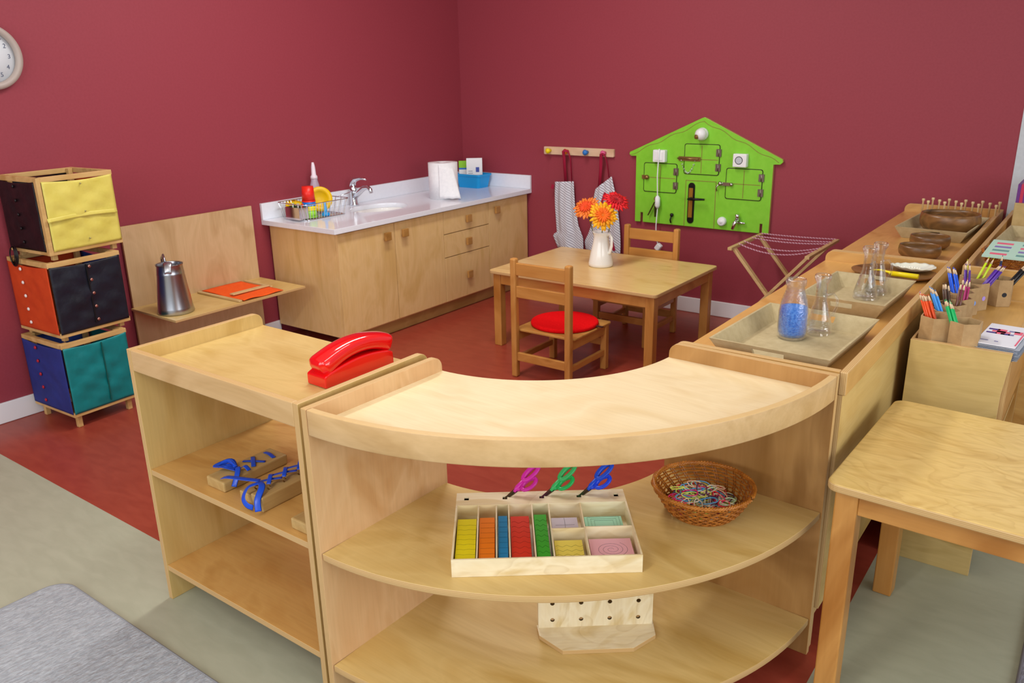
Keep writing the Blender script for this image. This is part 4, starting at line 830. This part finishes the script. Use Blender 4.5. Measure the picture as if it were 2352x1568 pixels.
basket('round wicker basket full of coloured rubber bands on curved middle shelf', (3.300, -3.068, .4355), .083, .125, .068)
bands = MB(); mats = [mat('band%d' % i, c_, .5) for i, c_ in enumerate(('#e0186a', '#d8e060', '#e8d8c0', '#5aa8d8', '#f03a48', '#e8b898', '#c8e8c0', '#5a3050'))]
for i in range(170):
    a, q = R_.uniform(0, 6.28), .072*sqrt(R_.random()); cx_, cy_ = q*cos(a), q*sin(a); ra, rb = R_.uniform(.012, .028), R_.uniform(.006, .02); th = R_.uniform(0, 3.1); tl = R_.uniform(-.5, .5); z = .012+R_.random()*.030
    pts = []
    for k in range(18):
        g = 2*pi*k/18; u1, v1 = ra*cos(g), rb*sin(g)*(1+.2*sin(2*g+i)); px_, py_ = cx_+u1*cos(th)-v1*sin(th), cy_+u1*sin(th)+v1*cos(th); L_ = sqrt(px_**2+py_**2)
        if L_ > .088: px_ *= .088/L_; py_ *= .088/L_
        pts.append((px_, py_, max(.008, z+u1*tl*.35)))
    bands.tube(pts, .0017, 4, R_.randrange(8), closed=True)
o = bands.build('rubber_bands', mats); o.location = (3.300, -3.068, .4355); tag(o, 'tangle of coloured rubber bands heaped in the round wicker basket', 'rubber bands', kind='stuff')

# ============================================================ TRAYS & GLASS
def tray(label, c, w, d, h, rz, flare=.028, holes=True):
    t = T('wooden_tray', label, 'tray', c, rz); b = MB(); t4 = .006
    wi, di = w/2-flare, d/2-flare
    MB().box(-wi, wi, -di, di, 0, t4).build('tray_base', TRAYM, t)
    def wall(p0, p1, q0, q1, hole, name='tray_side'):
        """p bottom edge, q top edge outer; inward thickness; optional slot"""
        p0, p1, q0, q1 = map(Vector, (p0, p1, q0, q1)); b = MB(); f = lambda s, v: (p0.lerp(p1, s)).lerp(q0.lerp(q1, s), v)
        IN = lambda v: Vector((v.x-math.copysign(t4, v.x), v.y-math.copysign(t4, v.y), v.z)); g = lambda s, v: (IN(p0).lerp(IN(p1), s)).lerp(IN(q0).lerp(IN(q1), s), v)
        if hole:
            U, Vv = [0, .36, .64, 1], [0, .46, .80, 1]
        else: U, Vv = [0, 1], [0, 1]
        cells = [(i, j) for i in range(len(U)-1) for j in range(len(Vv)-1) if not (hole and i == 1 and j == 1)]
        for h_ in (f, g):
            for i, j in cells: b.add([h_(U[i], Vv[j]), h_(U[i+1], Vv[j]), h_(U[i+1], Vv[j+1]), h_(U[i], Vv[j+1])], [[0, 1, 2, 3]])
        def strip(a_, c_): b.add([f(*a_), f(*c_), g(*c_), g(*a_)], [[0, 1, 2, 3]])
        strip((0, 1), (1, 1)); strip((0, 0), (1, 0)); strip((0, 0), (0, 1)); strip((1, 0), (1, 1))
        if hole:
            strip((.36, .46), (.64, .46)); strip((.36, .80), (.64, .80)); strip((.36, .46), (.36, .80)); strip((.64, .46), (.64, .80))
        b.build(name, TRAYM, t)
    a = [(-wi, -di), (wi, -di), (wi, di), (-wi, di)]; e = [(-w/2, -d/2), (w/2, -d/2), (w/2, d/2), (-w/2, d/2)]
    for k in range(4):
        q = (k+1) % 4; wall((*a[k], 0), (*a[q], 0), (*e[k], h), (*e[q], h), holes and k in (0, 2))
    return t
tray('flared grey-brown tray nearest the curved shelf, under the blue bottle', (3.362, -2.616, .7645), .325, .435, .052, rad(-2))
tray('flared grey-brown tray holding two glass carafes', (3.385, -2.055, .7645), .265, .385, .052, rad(-2))
tray('flared grey-brown tray under the large dark bowl', (3.392, -.615, .7645), .300, .47, .052, rad(-3))
tray('flared grey-brown tray cut off at right frame edge', (3.80, -.76, .7645), .30, .42, .05, rad(-2))
bt = T('glass_bottle', 'textured glass bottle half full of blue grains on nearest tray', 'bottle', (3.334, -2.565, .771))
MB().lathe([(1e-6, 0), (.034, 0), (.040, .006), (.0415, .02), (.0415, .078), (.036, .11), (.0265, .14), (.024, .152), (.028, .156), (.029, .168), (.027, .174), (.0245, .174), (.0225, .168), (.0225, .15), (.025, .138), (.0345, .108), (.0395, .076), (.0395, .02), (.037, .008), (1e-6, .004)], n=40).build('bottle_body', GLASST, bt)
gr = MB().lathe([(1e-6, .0045), (.0365, .0085), (.0388, .02), (.0388, .076), (.0365, .092), (.02, .094), (1e-6, .093)], n=40).build('blue_grains', varied('blue_grain', '#2f72d8', '#6aa6f4', 160, .7, bump=.6, bscale=260, detail=2))
gr.location = (3.334, -2.565, .771); tag(gr, 'bright blue grains filling the lower half of the glass bottle', 'grains', kind='stuff')
def carafe(label, c, h=.176, r=.039, rz=0):
    t = T('glass_carafe', label, 'carafe', c, rz); k = h/.176
    MB().lathe([(1e-6, 0), (r*.9, 0), (r, .006), (r*.98, .02), (.028, .06*k), (.018, .10*k), (.0155, .13*k), (.0165, .15*k), (.023, .163*k), (.0235, .172*k), (.021, .176*k), (.018, .17*k), (.0135, .15*k), (.013, .13*k), (.0155, .10*k), (.0255, .06*k), (r-.003, .02), (r-.005, .008), (1e-6, .005)], n=36).build('body', GLASS, t)
    MB().tube([(.014, 0, .115*k), (.032, 0, .120*k), (.044, 0, .105*k), (.044, 0, .08*k), (.034, 0, .055*k), (.028, 0, .05*k)], .0038, 8).build('handle', GLASS, t); return t
c0 = carafe('small glass carafe with handle behind the blue bottle', (3.384, -2.482, .771), rz=rad(20))
dup(c0, (3.398, -2.015, .771), rad(70), 'conical glass carafe on second tray, nearer of the pair'); dup(c0, (3.412, -1.93, .771), rad(-10), 'glass carafe on second tray, farther of the pair')
# shell plate and brush
DW = wood('dark_acacia', '#644422', '#8a6034', '#452d14', 'x', rough=.35, fig=1.6, coat=.2)
pl = MB().lathe([(1e-6, 0), (.12, 0), (.147, .012), (.150, .016), (.143, .016), (.118, .006), (1e-6, .005)], n=48, sy=.80).build('dark_plate', DW); pl.location = (3.398, -1.600, .7645); tag(pl, 'round dark wooden plate under the white shell', 'plate')
def shell(i, j):
    a = 2*pi*i; r = .0001+j; rx, ry = .078*(1+.12*cos(a)), .050*(1+.1*sin(a)*cos(a)); x, y = rx*r*cos(a), ry*r*sin(a); z = .004+.020*r**2.4+.003*sin(a*2)*r+.0015*sin(a*14)*(r > .8)
    return (x, y, z)
sh = MB().grid(shell, 60, 12).build('sea_shell', varied('mother_of_pearl', '#dfe4dc', '#efe9cf', 9, .25, detail=3, coat=.4), solid=.003); sh.location = (3.441, -1.535, .771); sh.rotation_euler = (0, 0, rad(4)); tag(sh, 'white pearly oyster shell on the round dark plate', 'shell')
pb = MB()
for k in range(9): pb.ball((-.035+.0088*k, -.030-.003*sin(k), .022), .0045, n=8)
o = pb.build('holes', mat('shell_beads', '#f4f1e4', .3), sh)
br = T('vegetable_brush', 'yellow plastic handled tool in front of the shell', 'brush', (3.405, -1.672, .7815), rad(-4))
MB().tube([(.0, 0, .006), (.092, 0, .006)], .0095, 14).lathe([(1e-6, 0)], (0, 0, 0), 3).build('handle', mat('bright_yellow', '#f6e010', .35), br) if False else MB().tube([(.0, 0, .006), (.092, 0, .006)], .0095, 14).build('handle', mat('bright_yellow', '#f6e010', .35), br)
MB().tube([(-.075, .012, .007), (-.04, .008, .012), (-.01, .002, .009), (0, 0, .006)], [.003, .0035, .005, .0095], 10).build('neck', MT['bright_yellow'], br)
def bowl(label, c, r, h, sy=1, rz=0, cat='bowl'):
    o = MB().lathe([(1e-6, 0), (r*.66, 0), (r*.84, h*.10), (r*.96, h*.32), (r, h*.58), (r*.975, h*.85), (r*.95, h), (r*.91, h), (r*.925, h*.82), (r*.94, h*.56), (r*.88, h*.32), (r*.7, h*.16), (1e-6, h*.12)], n=48, sy=sy).build('wooden_bowl', DW)
    o.location = c; o.rotation_euler = (0, 0, rz); tag(o, label, cat); return o
bb_ = bowl('large oval dark wooden bowl on the far tray', (3.415, -.585, .7712), .130, .085, sy=.92)
bowl('small dark wooden bowl with pale contents, nearest the big tray', (3.408, -.995, .7645), .081, .053, sy=.85)
bowl('small empty dark wooden bowl beside the shelf end lip', (3.412, -1.225, .7645), .081, .052, sy=.85)
nb = MB()
for k in range(24): a, q = R_.uniform(0, 6.28), .055*sqrt(R_.random()); nb.ball((q*cos(a), q*sin(a)*.8, R_.uniform(0, .006)), .008, n=6, sz=.7)
o = nb.build('dried_beans', mat('bean_cream', '#e4c8a4', .5)); o.location = (3.408, -.995, .786); tag(o, 'pale dried beans in the farther small bowl', 'beans', kind='stuff')
pb = T('peg_board', 'wooden board of upright knobbed pegs behind the large bowl', 'peg board', (3.405, -.185, .7645))
MB().box(-.20, .14, -.10, .085, 0, .012).build('board', maple('x'), pb, bevel=.002)
for j in range(3):
    for i in range(5):
        x = [-.148, -.182, -.146][j]+.0755*i-.0*j; y = [-.065, -.005, .050][j]; rs = .6*sin(i*3+j)
        MB().lathe([(.0045, .012), (.0045, .080), (.008, .087), (.007, .094), (1e-6, .095)], (x, y, 0), 10).build('peg', wood('pale_peg', '#d8bd8c', '#e0c798', '#cdb07c', 'z', rough=.5), pb)

# ============================================================ PENCIL CUPS
def hexcup(label, c, r, h, rz, dot=None):
    t = T('pencil_cup', label, 'pencil cup', c, rz); b = MB(); P = [(r*cos(pi/3*k), r*sin(pi/3*k)) for k in range(6)]; q = (r-.004)/r
    for k in range(6):
        a, d = P[k], P[(k+1) % 6]; ai, di = (a[0]*q, a[1]*q), (d[0]*q, d[1]*q)
        b.add([(*a, 0), (*d, 0), (*d, h), (*a, h)], [[0, 1, 2, 3]]); b.add([(*ai, .003), (*di, .003), (*di, h), (*ai, h)], [[3, 2, 1, 0]]); b.add([(*a, h), (*d, h), (*di, h), (*ai, h)], [[0, 1, 2, 3]])
    b.add([(*p, 0) for p in P], [[5, 4, 3, 2, 1, 0]]); b.add([(p[0]*q, p[1]*q, .003) for p in P], [[0, 1, 2, 3, 4, 5]])
    b.build('cup_wall', CARD, t)
    if dot:
        k, cc = dot; am = pi/3*(k+.5); rr2 = r*cos(pi/6)+.0004; n = 16; ct = Vector((rr2*cos(am), rr2*sin(am), h*.45)); sd = Vector((-sin(am), cos(am), 0))
        MB().add([ct+sd*.008*cos(2*pi*i/n)+Vector((0, 0, .008*sin(2*pi*i/n))) for i in range(n)], [list(range(n))]).build('dot_sticker', mat('dot_'+cc[1:], cc, .5), t, solid=.0006)
    return t
ZC = .7005
cups = {'orange': (3.640, -2.195), 'green': (3.722, -2.210), 'lightblue': (3.650, -2.105), 'brown': (3.652, -2.020), 'magenta': (3.656, -1.935), 'blue': (3.652, -1.850), 'violet': (3.655, -1.765), 'purple': (3.672, -1.680), 'lime': (3.652, -1.598), 'black': (3.738, -1.578)}
desc = {'orange': 'hexagonal card cup of orange pencils at near left corner', 'green': 'hexagonal card cup of green pencils beside the card stack', 'lightblue': 'hexagonal card cup with light blue pencils behind the orange cup', 'brown': 'hexagonal card cup with brown pencils in the row',
        'magenta': 'hexagonal card cup with magenta pencils in the row', 'blue': 'hexagonal card cup with royal blue pencils in the row', 'violet': 'hexagonal card cup with violet and yellow pencils in the row', 'purple': 'hexagonal card cup with lilac dot and leaning purple pencils', 'lime': 'hexagonal card cup with lime yellow pencils at far end', 'black': 'hexagonal card cup with black dot and black pencils'}
for k, (x, y) in list(cups.items()):
    r = .046 if k in ('orange', 'green') else .0435
    cups[k] = (x+.008, y); hexcup(desc[k], (x+.008, y, ZC), r, .094, rad(30 if k in ('orange', 'green') else 0)+(0 if k != 'black' else rad(30)), {'purple': (5, '#b49af0'), 'black': (4, '#1a1a22'), 'violet': (5, '#7fa2ea')}.get(k))
TIP = mat('pencil_wood', '#e2c6a4', .6)
def pencil(label, base, top, cc, group, L=.172):
    t = T('pencil', label, 'pencil', base, 0, group); d = (Vector(top)-Vector(base)).normalized(); m = mat('pencil_'+cc[1:], cc, .3, coat=.3)
    MB().tube([tuple(d*.0), tuple(d*(L-.022))], .0040, 6).build('shaft', m, t); MB().tube([tuple(d*(L-.022)), tuple(d*(L-.006))], [.0039, .0016], 8).build('sharpened_end', TIP, t); MB().tube([tuple(d*(L-.006)), tuple(d*L)], [.0016, .0003], 6).build('lead', m, t)
def bundle(cup_, n, dirv, cc, nm, L=.172, spread=.008, base_off=(0, 0)):
    cx_, cy_ = cups[cup_]
    for i in range(n):
        a = 2*pi*i/max(n, 1); q = spread*(1 if n > 1 else 0); bx_, by_ = cx_+base_off[0]+q*cos(a), cy_+base_off[1]+q*sin(a); j = (R_.uniform(-.03, .03), R_.uniform(-.03, .03))
        pencil('%s pencil leaning in the %s' % (nm, desc[cup_].replace('hexagonal ', '').split(' of ')[0].split(' with ')[0]+(' among the %s ones' % nm)), (bx_, by_, ZC+.0035+.001*i), (bx_+dirv[0]+j[0]*.3, by_+dirv[1]+j[1]*.3, ZC+1), cc, nm+' pencils in one cup', L+R_.uniform(-.004, .004))
bundle('orange', 9, (-.36, -.10), '#e8501a', 'orange', .158, .012, (.012, .012))
bundle('lightblue', 1, (-.50, -.15), '#a858b0', 'mauve', .165, .0, (.0, -.022)); bundle('lightblue', 4, (-.42, .0), '#3f96e8', 'light blue', .165, .008, (.016, .0))
bundle('green', 6, (-.36, -.12), '#12b060', 'green', .158, .009, (-.002, -.0)); bundle('brown', 4, (-.18, .04), '#4e3324', 'dark brown', .155, .008, (0, 0)); bundle('brown', 3, (.05, .05), '#6a3a2c', 'reddish brown', .155, .006, (.012, .0))
bundle('magenta', 5, (.02, .02), '#b02468', 'magenta', .150, .010, (.012, 0)); bundle('blue', 6, (-.30, .05), '#1658dc', 'royal blue', .170, .011, (.008, 0))
bundle('violet', 3, (-.10, .05), '#5a2c90', 'violet', .165, .008, (.008, 0)); bundle('violet', 1, (-.08, .2), '#c8d020', 'olive yellow', .175, .0, (.0, .01))
bundle('purple', 6, (.55, .10), '#5a2aa0', 'deep purple', .172, .009, (-.012, 0)); bundle('lime', 3, (.32, .10), '#c8e018', 'lime yellow', .170, .010, (-.008, 0)); bundle('black', 4, (.60, .2), '#16161a', 'black', .168, .008, (-.014, -.006)); bundle('black', 1, (.05, .25), '#1c3050', 'dark blue', .165, 0, (-.02, .01))
# card stack in plastic sleeves
cs = T('card_stack', 'stack of white pattern cards in clear sleeves at unit corner', 'cards', (3.822, -2.115, .7005), rad(-4))
PW = mat('card_white', '#e8e8f2', .45); SL = mat('sleeve', '#dfe6f2', .15, trans=.6, alpha=.8)
for i in range(9):
    dx, dy = R_.uniform(-.003, .003), R_.uniform(-.004, .004); o = MB().box(-.055+dx, .052+dx, -.120+dy, .112+dy, .002+i*.0042, .0035+i*.0042).build('card', PW, cs); MB().box(-.057+dx, .060+dx, -.123+dy, .115+dy, .0037+i*.0042, .0041+i*.0042).build('sleeve', SL, o)
zc = .0424
MB().box(-.054, .050, -.119, .111, .0395, .0420).build('top_card', PW, cs)
pk, nv, gy = mat('pat_pink', '#e8627e', .5), mat('pat_navy', '#3c2080', .5), mat('pat_grey', '#7a78a8', .5)
b = MB()
for x0, x1, y0, y1, m in ((-.046, -.026, -.085, -.079, 2), (-.01, .0, -.085, -.079, 2), (-.048, -.02, .0, .012, 1), (-.048, -.018, .038, .052, 1), (-.024, .0, .0, .055, 0), (-.036, .012, .018, .034, 0), (-.01, .014, -.0, .014, 1), (.006, .022, .04, .052, 2), (.010, .024, .0, .014, 2), (.020, .034, .040, .052, 1), (.022, .042, .020, .052, 0), (-.04, -.036, -.1, -.1, 0), (.044, .048, -.10, .07, 0)):
    if y1 > y0: b.box(x0, x1, y0, y1, zc, zc+.0003, m)
b.build('printed_pattern', [pk, nv, gy], cs)
# right-edge things
b2 = basket('oval wicker basket behind the pencil cups', (3.765, -1.25, .7645), .10, .125, .060, 26, 8, 1, 1.15)
mc = T('pattern_card_box', 'mint green printed card tilted in the oval wicker basket', 'card', (3.735, -1.30, .79), rad(-3)); mt = Matrix.Rotation(rad(7), 4, 'X')
b = MB().box(-.075, .105, -.11, .10, 0, .006); 
for r_ in range(2):
    for q in range(4): b.box(-.055+.085*r_, .0+.085*r_, -.085+.044*q, -.065+.044*q, .006, .0064, 1+((q+r_) % 3))
b.V = [tuple(mt@Vector(v)+Vector((0, 0, .052))) for v in b.V]; b.build('printed_card', [mat('mint_card', '#b9dccb', .5), pk, mat('pat_teal', '#6a9a98', .5), mat('pat_lilac', '#8878b8', .5)], mc)
st = T('striped_block_box', 'beige box with purple and pink striped block on top, right edge', 'box', (3.75, -.27, .7645))
MB().box(-.105, .12, -.12, .12, 0, .13).build('beige_box', varied('beige_box', '#b59b66', '#c0a672', 40, .8), st, bevel=.003)
for i in range(16): 
    x = -.085+.0136*i; MB().box(x-.018, x-.0048, -.118, .10, .1305, .215).build('stripe_rod', mat('rod_%s' % ('purple', 'crimson')[i % 2], ('#6a2c80', '#c02c50')[i % 2], .5), st)
bw = MB().lathe([(1e-6, 0), (.03, 0), (.055, .035), (.06, .06), (.056, .06), (.05, .036), (1e-6, .006)], n=32).build('cream_bowl', mat('cream_glaze', '#d8cba0', .3)); bw.location = (3.86, -.70, .771); tag(bw, 'small cream bowl on the tray cut by right frame edge', 'bowl')

# ============================================================ RUGS
def rug(label, x0, x1, y0, y1, r, cols, z=.012):
    P = rrect(x0, x1, y0, y1, r, 8); cx_, cy_ = (x0+x1)/2, (y0+y1)/2
    m = varied('rug_'+cols[0][1:], cols[0], cols[1], 80, .95, (1, .4, 1), bump=.9, bscale=110, detail=5, lo=.35, hi=.65, dist=1.2, sheen=.2)
    t = T('grey_rug', label, 'rug', (cx_, cy_, 0)); MB().prism([(p[0]-cx_, p[1]-cy_) for p in P], .001, z, 'xy').build('pile', m, t, bevel=.004)
    MB().tube([(p[0]-cx_, p[1]-cy_, z*.6) for p in P], .005, 8, closed=True).build('bound_edge', mat('edge_'+cols[0][1:], cols[2], .9), t)
rug('pale grey short-pile rug in bottom left corner', 1.53, 3.3, -5.6, -3.905, .07, ('#92979e', '#abb0b6', '#8c9096'))
rug('darker grey rug under the birch table at right edge', 4.03, 5.6, -4.2, -2.2, .05, ('#6a6674', '#8c8a98', '#77737a'))
